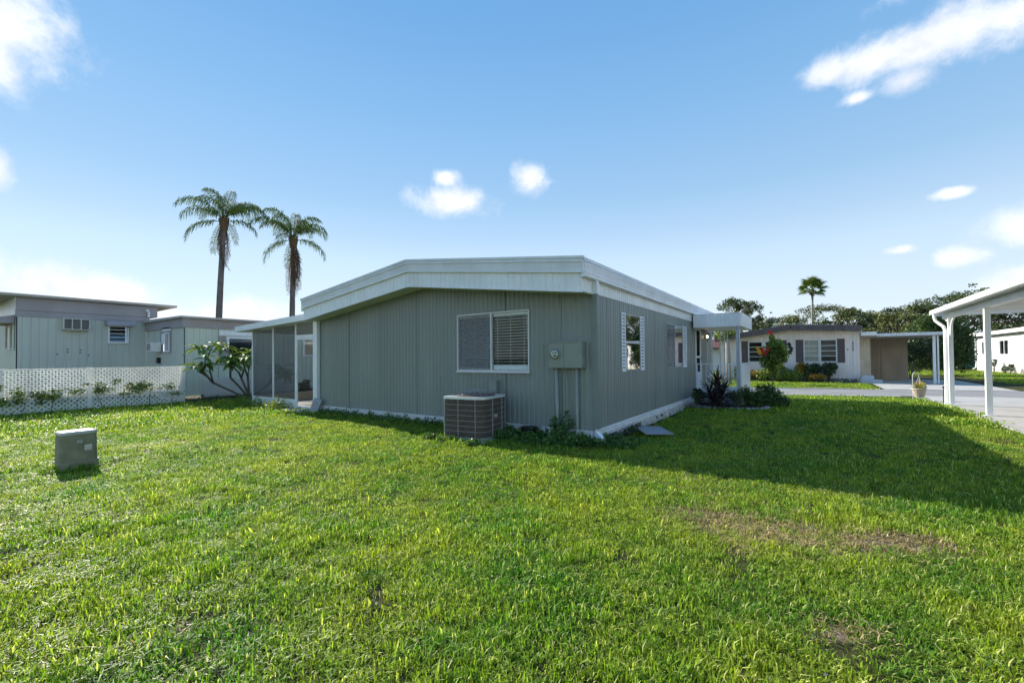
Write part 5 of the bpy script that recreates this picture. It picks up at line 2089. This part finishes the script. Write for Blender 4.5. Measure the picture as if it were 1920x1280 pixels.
# ------------------------------------------------------------------ planting by the entry porch
co = thing('cordyline', 'spiky dark purple cordyline clump in front of the entry porch', 'plant', (.92, 6.55, 0))
bl = MB()
N = 5
for k in range(N):
    f0, f1 = k / N, (k + 1) / N

    def row2(f):
        w = .030 * (math.sin(math.pi * min(1, .15 + f * .85)) ** .8)
        return [(f * .62, -w, .10 * f - .16 * f * f + w * .4), (f * .62, 0, .10 * f - .16 * f * f), (f * .62, w, .10 * f - .16 * f * f + w * .4)]
    bl.quadlist(row2(f0) + row2(f1), [(0, 1, 4, 3), (1, 2, 5, 4)])
bl = bl.mesh('leaf', 'cordyline_leaf')
rg = random.Random(23)
m = MB()
for (sx, sy, hh, n) in ((0, 0, .75, 46), (.16, -.1, .45, 34), (-.2, .08, .40, 34), (.05, .2, .55, 30), (-.05, -.2, .2, 26)):
    m.tube([(sx * .5, sy * .5, -.05), (sx, sy, hh)], [.03, .02], 6)
    for k in range(n):
        az = k * 2.4 + rg.uniform(-.2, .2)
        f = k / n
        link('leaf', bl, co, (sx, sy, hh * (.35 + .65 * f)), (rg.uniform(-.2, .2), -R(-25 + 95 * f) + rg.uniform(-.15, .15), az), rg.uniform(.65, 1.0))
m.build('stem', 'bark', co)

shrub('croton_shrub', 'low leafy shrub right of the porch column', 'shrub', (1.95, 7.35, 0),
      [(0, 0, .25, .42, .42, .25), (.3, .1, .35, .3, .3, .25), (-.35, .1, .30, .3, .3, .25), (.1, .2, .5, .3, .3, .2), (.5, -.1, .22, .25, .25, .2)], 2600, .085, 'bush_leaf', 6, seed=5, shell=.3)
shrub('rose_shrub', 'thin sprigs of pale green shrub between the cordyline and the column', 'shrub', (1.42, 6.95, 0),
      [(0, 0, .30, .22, .22, .28), (.15, .1, .55, .15, .15, .15), (-.2, 0, .35, .15, .15, .2)], 520, .07, 'bush_leaf', 5, seed=6, shell=.2)
shrub('leggy_shrub', 'few-leaved dark green plant left of the cordyline', 'shrub', (.42, 6.55, 0),
      [(0, 0, .32, .2, .2, .2), (-.05, .1, .5, .12, .12, .1)], 120, .15, 'dark_leaf', 4, seed=7, shell=.2)
# edging bed under the porch planting
m = MB()
g = np.random.default_rng(2)
ed = []
for k in range(28):
    t = 2 * math.pi * k / 28
    ed.append((1.15 + .98 * math.cos(t) * (1 + g.uniform(-.05, .05)), 6.95 + .68 * math.sin(t) * (1 + g.uniform(-.05, .05))))
m.extrude([(x, y, .0) for x, y in ed], (0, 0, .045))
pbed = struct(m.build('planting_bed', 'soil'))
rsn = random.Random(12)
for k in range(30):
    t = -math.pi * .98 + math.pi * 1.3 * k / 29
    x, y = 1.15 + 1.02 * math.cos(t), 6.95 + .72 * math.sin(t)
    o = MB()
    ph = rsn.uniform(0, 6)
    rr = rsn.uniform(.045, .075)
    o.lathe([(rr * .7, -.02), (rr, .02), (rr * .8, .06), (rr * .3, .075), (0, .076)], (0, 0), 7, 1.2, .85)
    o.build('edging_stone', 'stone', pbed, (x, y, 0.01), (rsn.uniform(-.2, .2), rsn.uniform(-.2, .2), ph))

# hibiscus standard with red flowers behind the shrub
hb = thing('hibiscus', 'hibiscus standard with thin stem and red and orange flowers by the road', 'shrub', (2.08, 9.9, float(gz(2.08, 9.9))))
g = np.random.default_rng(77)
pts = blob_points([(0, 0, 1.55, .36, .36, .4), (.12, 0, 1.85, .28, .28, .28), (-.1, 0, 1.3, .28, .28, .25), (.05, .05, 1.0, .16, .16, .25), (.28, 0, 1.6, .24, .24, .34), (.02, 0, 2.15, .10, .10, .15)], 2600, g, .3)
stuff(link('foliage', np_mesh('foliage', leaf_quads(pts, .095, g, .4, .65), 0, 'bush_leaf_light'), hb))
m = MB()
m.tube([(0, 0, -.05), (.02, .01, .6), (0, 0, 1.2), (.03, 0, 2.1)], [.022, .018, .016, .008], 6)
for k in range(7):
    a = k * 2.4
    m.tube([(0, 0, .9 + k * .12), (math.cos(a) * .28, math.sin(a) * .28, 1.15 + k * .13)], [.01, .004], 5)
m.build('stem', 'bark', hb)


def flower_mesh(mat):
    m = MB()
    for k in range(5):
        a = 2 * math.pi * k / 5
        c, s = math.cos(a), math.sin(a)
        p = lambda r, w, z: (r * c - w * s, r * s + w * c, z)
        m.quadlist([p(0, 0, 0), p(.04, -.035, .03), p(.09, -.03, .035), p(.10, .025, .03), p(.045, .04, .03)], [(0, 1, 2, 3, 4)])
    m.tube([(0, 0, 0), (0, 0, .08)], [.008, .004], 5)
    return m.mesh('flower', mat)


f1, f2 = flower_mesh('petal_red'), flower_mesh('petal_yellow')
for (x, z, mm, s) in ((-.02, 2.30, f1, 1.3), (-.30, 1.72, f1, 1.2), (-.12, 1.74, f1, 1.1), (-.40, 1.68, f2, 1.2), (-.44, 1.80, f2, 1.0), (-.22, 1.6, f1, 1.3), (-.36, 1.62, f2, 1.0), (.05, 1.55, f1, .8)):
    link('flower', mm, hb, (x * .84, -.25 + x * .55, z), (R(70), 0, R(25) + x), s * .62)

# flower bed in front of the pink home
gq = -.15
shrub('variegated_shrub', 'bright green grassy shrub below the pink home between its windows', 'shrub', (1.35, 25.0, gq), [(0, 0, .55, .9, .5, .5), (.8, 0, .4, .6, .5, .4), (-.7, 0, .45, .5, .4, .4), (0, 0, .95, .5, .4, .3)], 3400, .13, 'bush_leaf_light', 6, seed=31)
shrub('croton_bush', 'yellow leaved croton left of the dark shrub under the right window', 'shrub', (2.55, 25.3, gq), [(0, 0, .75, .28, .28, .4), (.1, 0, 1.0, .2, .2, .25)], 420, .16, 'yellow_leaf', 4, seed=32)
shrub('croton_bush', 'green upright bush touching the yellow croton', 'shrub', (2.95, 25.4, gq), [(0, 0, .7, .3, .3, .5)], 500, .14, 'bush_leaf', 4, seed=33)
shrub('low_croton', 'low orange yellow croton row in front of the pink home', 'shrub', (3.4, 25.1, gq), [(0, 0, .35, .6, .3, .2)], 520, .12, 'yellow_leaf', 4, seed=34)
shrub('dark_shrub', 'dark leaved shrub left of centre under the right window', 'shrub', (3.35, 25.6, gq), [(0, 0, .85, .32, .3, .35)], 420, .15, 'dark_leaf', 4, seed=35)
shrub('dark_shrub', 'taller dark leaved shrub under the right end of the right window', 'shrub', (4.0, 25.5, gq), [(0, 0, .8, .42, .35, .45), (.25, 0, 1.0, .25, .25, .25)], 760, .15, 'dark_leaf', 5, seed=36)
shrub('yellow_shrub', 'yellow bush under the left window of the pink home', 'shrub', (.1, 25.2, gq), [(0, 0, .45, .4, .35, .3)], 480, .13, 'yellow_leaf', 4, seed=37)
shrub('green_shrub', 'dark green bush beside the yellow bush under the left window', 'shrub', (-.7, 25.3, gq), [(0, 0, .6, .5, .4, .5)], 800, .13, 'bush_leaf', 4, seed=38)
gcv = np.random.default_rng(50)
cpts = np.stack([gcv.uniform(-2.8, 5.4, 2200), gcv.uniform(24.8, 25.7, 2200), gq + .05 + gcv.uniform(0, .22, 2200)], 1)
gc = stuff(link('ground_cover', np_mesh('ground_cover', leaf_quads(cpts, .09, gcv, .6, .6), 0, 'dark_leaf')))
gc['label'] = 'low dark ground cover in the flower bed by the pink home'
gc['category'] = 'plants'
for (k, (x, y)) in enumerate(((46.6, .35), (49.3, .9), (45.2, .5))):
    shrub('bare_shrub', ['thin leafy stalk by the left end of the white home footing', 'tall thin garden plant in front of the white home', 'sparse low plant at the white home footing'][k], 'plant', (16.6, x, -.15), [(0, 0, y, .22, .4, .35)], 160, .16, 'dark_leaf', 4, seed=60 + k)

# street tree with a mottled trunk seen through the entry porch
sm = thing('papaya_tree', 'slender mottled trunk with a few leaves seen through the entry porch', 'tree', (-.95, 21.6, -.15))
MB().tube([(0, 0, -.2), (.02, 0, 1.5), (-.03, 0, 2.9)], [.17, .15, .13], 9).build('trunk', 'palm_pale_bark', sm, smooth=True)
g = np.random.default_rng(90)
pts = blob_points([(-.25, 0, 2.9, .5, .4, .35), (.2, 0, 3.1, .3, .3, .3)], 260, g, .2)
stuff(link('crown', np_mesh('crown', leaf_quads(pts, .22, g, .4, .5), 0, 'bush_leaf_light'), sm))

# porch planter seen through the screen door
shrub('potted_plant', 'dark potted plant seen through the open screen porch door', 'plant', (-13.1, 2.15, 0), [(0, 0, .42, .24, .28, .22), (0, .1, .6, .15, .18, .15)], 420, .10, 'dark_leaf', 4, seed=71)

# vine through the lattice
vn = thing('fence_vine', 'straggling green vine growing through the lattice fence', 'vine', (FX + .03, -3.6, 0))
g = np.random.default_rng(91)
bl_ = []
for k in range(60):
    y = g.uniform(-2.9, 2.4)
    bl_.append((g.uniform(-.1, .05), y, .55 + .12 * math.sin(y * 2.1) + g.uniform(-.22, .22), .10, g.uniform(.12, .3), g.uniform(.06, .16)))
pts = blob_points(bl_, 2700, g, .1)
stuff(link('foliage', np_mesh('foliage', leaf_quads(pts, .075, g, .3, .7), 0, 'bush_leaf_light'), vn))
m = MB()
for k in range(9):
    y = -2.5 + k * .58
    m.tube([(0.02, y, -.03), (.03, y + g.uniform(-.1, .1), .3), (.02, y + g.uniform(-.25, .25), .6)], [.010, .008, .004], 5)
m.build('stem', 'bark', vn)

# ------------------------------------------------------------------ weeds and grass
WD = []
g = np.random.default_rng(100)


def weed_patch(pts, hmin, hmax, name, label, n_leaf, size, mat, seed):
    g = np.random.default_rng(seed)
    out = []
    for (x, y, r, h) in pts:
        c = blob_points([(x, y, h * .42, r, r, h * .55)], n_leaf, g, .1)
        c[:, 2] = np.maximum(c[:, 2], .015)
        out.append(c)
    c = np.concatenate(out)
    o = stuff(link(name, np_mesh(name, leaf_quads(c, size, g, .5, .55), 0, mat)))
    o['label'] = label
    o['category'] = 'weeds'


wp = [(x, -.17 + g.uniform(-.1, .06), g.uniform(.10, .2), g.uniform(.10, .26)) for x in np.arange(-8.1, -.2, .19)]
wp += [(-1.3 + g.uniform(-.5, 1.5), -.45 + g.uniform(-.4, .25), g.uniform(.1, .24), g.uniform(.10, .28)) for k in range(60)]
wp += [(.25 + g.uniform(-.1, .5), -.2 + g.uniform(-.3, .5), g.uniform(.1, .2), g.uniform(.08, .2)) for k in range(20)]
wp += [(-.62 + g.uniform(-.25, .2), -.12, .11, g.uniform(.35, .62)) for k in range(7)]
wp += [(-2.2 + g.uniform(-.6, .6), -1.45 + g.uniform(-.15, .1), .1, .14) for k in range(12)]
weed_patch(wp, .1, .3, 'wall_weeds', 'leafy weeds along the foot of the gable wall', 70, .06, 'weed_leaf', 101)
wp = [(x, -.35 + g.uniform(-.2, .1), g.uniform(.14, .26), g.uniform(.18, .42)) for x in np.arange(-12.6, -9.7, .22)]
wp += [(-9.9 + g.uniform(-.4, .2), -.32, .2, .45) for k in range(3)]
weed_patch(wp, .1, .3, 'porch_weeds', 'lighter leafy weeds in front of the screen porch', 80, .065, 'bush_leaf_light', 102)
wp = [(.16 + g.uniform(-.05, .12), y + g.uniform(-.05, .05), .09, g.uniform(.06, .18)) for y in np.arange(.1, 2.0, .16)]
wp += [(-14.6 + g.uniform(-.4, .4), y, .2, .28) for y in np.arange(-1.0, 3.0, .3)]
weed_patch(wp, .1, .3, 'corner_weeds', 'dark weeds by the downspout and under the frangipani', 50, .06, 'dark_leaf', 103)


g = np.random.default_rng(140)
wp = []
for k in range(420):
    rr_, aa_ = math.sqrt(g.uniform(1.6 ** 2, 9 ** 2)), R(34.6) + g.uniform(-1, 1)
    x_, y_ = CAMX - rr_ * math.sin(aa_), CAMY + rr_ * math.cos(aa_)
    if (x_ < .3 and y_ > -.3) or x_ > 6.2:
        continue
    wp.append((x_, y_, g.uniform(.03, .10), g.uniform(.035, .07)))
weed_patch(wp, .1, .3, 'lawn_weeds', 'small broad leaved weeds dotted through the lawn', 16, .028, 'weed_leaf', 104)
wp = [(p[0] + g.uniform(-.4, .4), p[1] + g.uniform(-.4, .4), .05, .05) for p in wp[::3]]
weed_patch(wp, .1, .3, 'fallen_leaves', 'scattered dry leaf bits on the lawn', 4, .022, 'dry_leaf', 105)


def grass_material(name, ca, cb_, cc, tr=.34):
    m = bpy.data.materials.new(name)
    m.use_nodes = True
    t = m.node_tree
    b = t.nodes['Principled BSDF']
    out = t.nodes['Material Output']
    geo = t.nodes.new('ShaderNodeNewGeometry')
    oi = t.nodes.new('ShaderNodeObjectInfo')
    n1 = t.nodes.new('ShaderNodeTexNoise')
    n1.inputs['Scale'].default_value = .8
    n1.inputs['Detail'].default_value = 7
    n1.inputs['Roughness'].default_value = .72
    t.links.new(geo.outputs['Position'], n1.inputs['Vector'])
    cr = t.nodes.new('ShaderNodeValToRGB')
    cr.color_ramp.elements[0].position = .36
    cr.color_ramp.elements[0].color = (*ca, 1)
    cr.color_ramp.elements[1].position = .64
    cr.color_ramp.elements[1].color = (*cb_, 1)
    t.links.new(n1.outputs['Fac'], cr.inputs[0])
    # a share of straw coloured blades
    gt = t.nodes.new('ShaderNodeMath')
    gt.operation = 'GREATER_THAN'
    gt.inputs[1].default_value = .91
    t.links.new(geo.outputs['Random Per Island'], gt.inputs[0])
    ml = t.nodes.new('ShaderNodeMath')
    ml.operation = 'MULTIPLY'
    ml.inputs[1].default_value = .75
    t.links.new(gt.outputs[0], ml.inputs[0])
    mx = t.nodes.new('ShaderNodeMix')
    mx.data_type = 'RGBA'
    mx.inputs['B'].default_value = (*cc, 1)
    t.links.new(ml.outputs[0], mx.inputs['Factor'])
    t.links.new(cr.outputs[0], mx.inputs['A'])
    hs = t.nodes.new('ShaderNodeHueSaturation')
    mv = t.nodes.new('ShaderNodeMapRange')
    mv.inputs['To Min'].default_value = .42
    mv.inputs['To Max'].default_value = 1.55
    t.links.new(geo.outputs['Random Per Island'], mv.inputs['Value'])
    mo = t.nodes.new('ShaderNodeMapRange')
    mo.inputs['To Min'].default_value = .8
    mo.inputs['To Max'].default_value = 1.2
    t.links.new(oi.outputs['Random'], mo.inputs['Value'])
    mm_ = t.nodes.new('ShaderNodeMath')
    mm_.operation = 'MULTIPLY'
    t.links.new(mv.outputs[0], mm_.inputs[0])
    t.links.new(mo.outputs[0], mm_.inputs[1])
    t.links.new(mm_.outputs[0], hs.inputs['Value'])
    t.links.new(mx.outputs['Result'], hs.inputs['Color'])
    t.links.new(hs.outputs[0], b.inputs['Base Color'])
    b.inputs['Roughness'].default_value = .48
    b.inputs['Specular IOR Level'].default_value = .3
    trn = t.nodes.new('ShaderNodeBsdfTranslucent')
    g_ = t.nodes.new('ShaderNodeMix')
    g_.data_type = 'RGBA'
    g_.blend_type = 'MULTIPLY'
    g_.inputs['Factor'].default_value = 1
    g_.inputs['B'].default_value = (1.35, 1.4, .6, 1)
    t.links.new(hs.outputs[0], g_.inputs['A'])
    t.links.new(g_.outputs['Result'], trn.inputs['Color'])
    ms = t.nodes.new('ShaderNodeMixShader')
    ms.inputs[0].default_value = tr
    t.links.new(b.outputs[0], ms.inputs[1])
    t.links.new(trn.outputs[0], ms.inputs[2])
    t.links.new(ms.outputs[0], out.inputs['Surface'])
    MATS[name] = m


grass_material('grass', (.085, .235, .024), (.31, .385, .034), (.50, .47, .20), .44)
grass_material('grass_dry', (.26, .19, .09), (.36, .30, .13), (.45, .38, .24), .25)


def clump(name, seed, nb_, rad, h, w, mat, lean=.55, broad=False):
    g = np.random.default_rng(seed)
    v, f = [], []
    for i in range(nb_):
        a, r = g.uniform(0, 6.283), rad * math.sqrt(g.uniform())
        bx, by = math.cos(a) * r, math.sin(a) * r
        hh = h * g.uniform(.45, 1.15) * (1.5 if g.uniform() < .03 else 1)
        la = g.uniform(0, 6.283)
        ln_ = lean * g.uniform(.3, 1.5)
        dx, dy = math.cos(la), math.sin(la)
        tw = la + math.pi / 2 + g.uniform(-.7, .7)
        wx, wy = math.cos(tw) * w * .5 * g.uniform(.7, 1.4), math.sin(tw) * w * .5 * g.uniform(.7, 1.4)
        b = len(v)
        m1 = (bx + dx * hh * ln_ * .35, by + dy * hh * ln_ * .35, hh * .55)
        tip = (bx + dx * hh * ln_ * 1.05, by + dy * hh * ln_ * 1.05, hh * (.98 - .28 * min(1.4, ln_)))
        v += [(bx - wx, by - wy, -.012), (bx + wx, by + wy, -.012), (m1[0] + wx, m1[1] + wy, m1[2]), (m1[0] - wx, m1[1] - wy, m1[2]), tip]
        f += [(b, b + 1, b + 2, b + 3), (b + 3, b + 2, b + 4)]
    me = bpy.data.meshes.new(name)
    me.from_pydata(v, [], f)
    me.materials.append(MATS[mat])
    return bpy.data.objects.new(name, me)


GC = bpy.data.collections.new('grass_clumps')
DC = bpy.data.collections.new('dry_grass_clumps')
FC = bpy.data.collections.new('far_grass_clumps')
for k in range(8):
    GC.objects.link(clump('grass_clump_%02d' % k, 200 + k, 32, .078, (.040, .034, .046, .038, .040, .030, .056, .040)[k], .0046, 'grass', (.7, 1.2, .6, 1.0, 1.5, 1.1, .6, 1.4)[k]))
for k in range(4):
    DC.objects.link(clump('dry_clump_%02d' % k, 240 + k, 22, .085, .035, .005, 'grass_dry', 1.5))
for k in range(5):
    FC.objects.link(clump('far_clump_%02d' % k, 260 + k, 46, .22, .062, .013, 'grass', .7))

RECTS = [(-HW - .03, .02, -.03, HL), (-12.48, -8.4, -.02, 6.05), (.04, 1.46, 7.66, 10.64), (6.41, 12.3, -9, 40), (-30, -15.16, -1.1, 8), (-30, -19, -4.7, 0),
         (-2.2, 5.7, 24.7, 36), (5.7, 10.5, 15, 33), (17.1, 26, 39, 58), (-9.6, -1.3, 46, 53)]


def lawn_points(rmin, rmax, dens, seed, half=R(60)):
    g = np.random.default_rng(seed)
    area = half * (rmax ** 2 - rmin ** 2)
    n = int(area * dens)
    r = np.sqrt(g.uniform(rmin ** 2, rmax ** 2, n))
    a = R(34.6) + g.uniform(-half, half, n)
    x, y = CAMX - r * np.sin(a), CAMY + r * np.cos(a)
    ok = np.ones(n, bool)
    for (x0, x1, y0, y1) in RECTS:
        ok &= ~((x > x0) & (x < x1) & (y > y0) & (y < y1))
    re = road_edge(x)
    ok &= ~((y > re - .14) & (y < re + 4.6))
    ok &= ~((x - 1.15) ** 2 / 1.0 + (y - 6.95) ** 2 / .5 < 1)
    ok &= ~((np.abs(x + 2.05) < .5) & (np.abs(y + .8) < .5))
    ok &= ~((x > -.02) & (x < .2) & (y > .1) & (y < 7.6))
    ok &= ~((np.abs(x + 5.44) < .16) & (np.abs(y + 5.58) < .21))
    return x[ok], y[ok]


def dryness(x, y):
    d = np.full(len(x), 9.0)
    nz_ = (hash_noise(x * 5, y * 5, 8) - .5) * .7 + (hash_noise(x * 14, y * 14, 9) - .5) * .5
    for (cx, cy, a, b, rz) in DRY:
        u = (x - cx) * math.cos(rz) + (y - cy) * math.sin(rz)
        v = -(x - cx) * math.sin(rz) + (y - cy) * math.cos(rz)
        d = np.minimum(d, np.sqrt((u / a) ** 2 + (v / b) ** 2))
    return 1.15 - d + nz_       # > 0 : worn


def scatter(name, label, x, y, coll, ncl, seed, smin, smax, hscale=None):
    g = np.random.default_rng(seed)
    n = len(x)
    me = bpy.data.meshes.new(name)
    me.vertices.add(n)
    co_ = np.stack([x, y, gz(x, y)], 1).astype(np.float32)
    me.vertices.foreach_set('co', co_.ravel())
    at = me.attributes.new('rot', 'FLOAT_VECTOR', 'POINT')
    rot = np.stack([g.normal(0, .12, n), g.normal(0, .12, n), g.uniform(0, 6.283, n)], 1).astype(np.float32)
    at.data.foreach_set('vector', rot.ravel())
    s = g.uniform(smin, smax, n)
    hh = s * (hscale if hscale is not None else 1.0) * g.uniform(.8, 1.2, n)
    sc = np.stack([s, s, hh], 1).astype(np.float32)
    at = me.attributes.new('scl', 'FLOAT_VECTOR', 'POINT')
    at.data.foreach_set('vector', sc.ravel())
    at = me.attributes.new('idx', 'INT', 'POINT')
    at.data.foreach_set('value', g.integers(0, ncl, n).astype(np.int32))
    me.update()
    o = link(name, me)
    ng = bpy.data.node_groups.new(name, 'GeometryNodeTree')
    ng.interface.new_socket('Geometry', in_out='INPUT', socket_type='NodeSocketGeometry')
    ng.interface.new_socket('Geometry', in_out='OUTPUT', socket_type='NodeSocketGeometry')
    gi, go = ng.nodes.new('NodeGroupInput'), ng.nodes.new('NodeGroupOutput')
    ip = ng.nodes.new('GeometryNodeInstanceOnPoints')
    ci = ng.nodes.new('GeometryNodeCollectionInfo')
    ci.inputs['Collection'].default_value = coll
    ci.inputs['Separate Children'].default_value = True
    ci.inputs['Reset Children'].default_value = True
    ip.inputs['Pick Instance'].default_value = True

    def na(nm, ty):
        q = ng.nodes.new('GeometryNodeInputNamedAttribute')
        q.data_type = ty
        q.inputs['Name'].default_value = nm
        return q.outputs['Attribute']
    ng.links.new(gi.outputs[0], ip.inputs['Points'])
    ng.links.new(ci.outputs[0], ip.inputs['Instance'])
    ng.links.new(na('idx', 'INT'), ip.inputs['Instance Index'])
    ng.links.new(na('rot', 'FLOAT_VECTOR'), ip.inputs['Rotation'])
    ng.links.new(na('scl', 'FLOAT_VECTOR'), ip.inputs['Scale'])
    ng.links.new(ip.outputs[0], go.inputs[0])
    md = o.modifiers.new('scatter', 'NODES')
    md.node_group = ng
    o['kind'] = 'stuff'
    o['label'] = label
    o['category'] = 'grass'
    return o


ALLX, ALLY, DX, DY = [], [], [], []
for (r0, r1, den, sd) in ((1.2, 4.5, 430, 1), (4.5, 8, 280, 2), (8, 13, 160, 3)):
    x, y = lawn_points(r0, r1, den, sd)
    w = dryness(x, y)
    gg = np.random.default_rng(sd + 50)
    keep = gg.uniform(size=len(x)) > np.clip(.35 + w * 1.6, 0, .84) * (w > -.25)
    # thin the turf a little in random small gaps
    gap = .6 * hash_noise(x * 2.6, y * 2.6, 21) + .4 * hash_noise(x * 7.5, y * 7.5, 22)
    keep &= (gap + gg.uniform(size=len(x)) * .5) > .42
    ALLX.append(x[keep])
    ALLY.append(y[keep])
    dr_ = (w > -.15) & (gg.uniform(size=len(x)) < .55)
    dr_ |= (hash_noise(x * 1.1 + 3, y * 1.1, 31) > .62) & (gg.uniform(size=len(x)) < .10)
    DX.append(x[dr_])
    DY.append(y[dr_])
AX, AY = np.concatenate(ALLX), np.concatenate(ALLY)
hs_ = .62 + 1.0 * hash_noise(AX * .9, AY * .9, 13) * hash_noise(AX * 2.7, AY * 2.7, 14) + .45 * hash_noise(AX * 6.5, AY * 6.5, 15)
dist = np.hypot(AX - CAMX, AY - CAMY)
scatter('lawn_grass', 'sunlit green lawn of short broad-bladed grass in front of the home', AX, AY, GC, 8, 5, .8, 1.35, hs_)
scatter('dry_grass', 'straw coloured dead grass around the worn lawn patch', np.concatenate(DX), np.concatenate(DY), DC, 4, 6, .8, 1.3)
fx_, fy_ = [], []
for (r0, r1, den, sd) in ((13, 20, 34, 4), (20, 34, 22, 5), (34, 62, 7, 6)):
    x, y = lawn_points(r0, r1, den, sd, R(58))
    fx_.append(x)
    fy_.append(y)
fx_, fy_ = np.concatenate(fx_), np.concatenate(fy_)
scatter('far_lawn_grass', 'grass of the lawns farther off and across the road', fx_, fy_, FC, 5, 7, .9, 1.5, .85)
# longer tufts where the mower does not reach
tx, ty = [], []
g = np.random.default_rng(300)
for k in range(130):
    tx.append(g.uniform(-8.3, -.1)); ty.append(-.10 - abs(g.normal(0, .10)))
for k in range(10):
    tx.append(.2 + abs(g.normal(0, .06))); ty.append(g.uniform(0, 7.6))
for k in range(60):
    a = g.uniform(0, 6.28); tx.append(-5.44 + math.cos(a) * g.uniform(.18, .26)); ty.append(-5.58 + math.sin(a) * g.uniform(.23, .31))
for k in range(220):
    tx.append(FX + g.normal(.1, .15)); ty.append(g.uniform(-8, -.9))
for k in range(70):
    a = g.uniform(0, 6.28); tx.append(-2.05 + math.cos(a) * g.uniform(.52, .68)); ty.append(-.8 + math.sin(a) * g.uniform(.52, .68))
scatter('edge_grass', 'longer uncut grass along walls, fence and boxes', np.array(tx), np.array(ty), GC, 8, 8, 1.3, 2.4, 1.3)
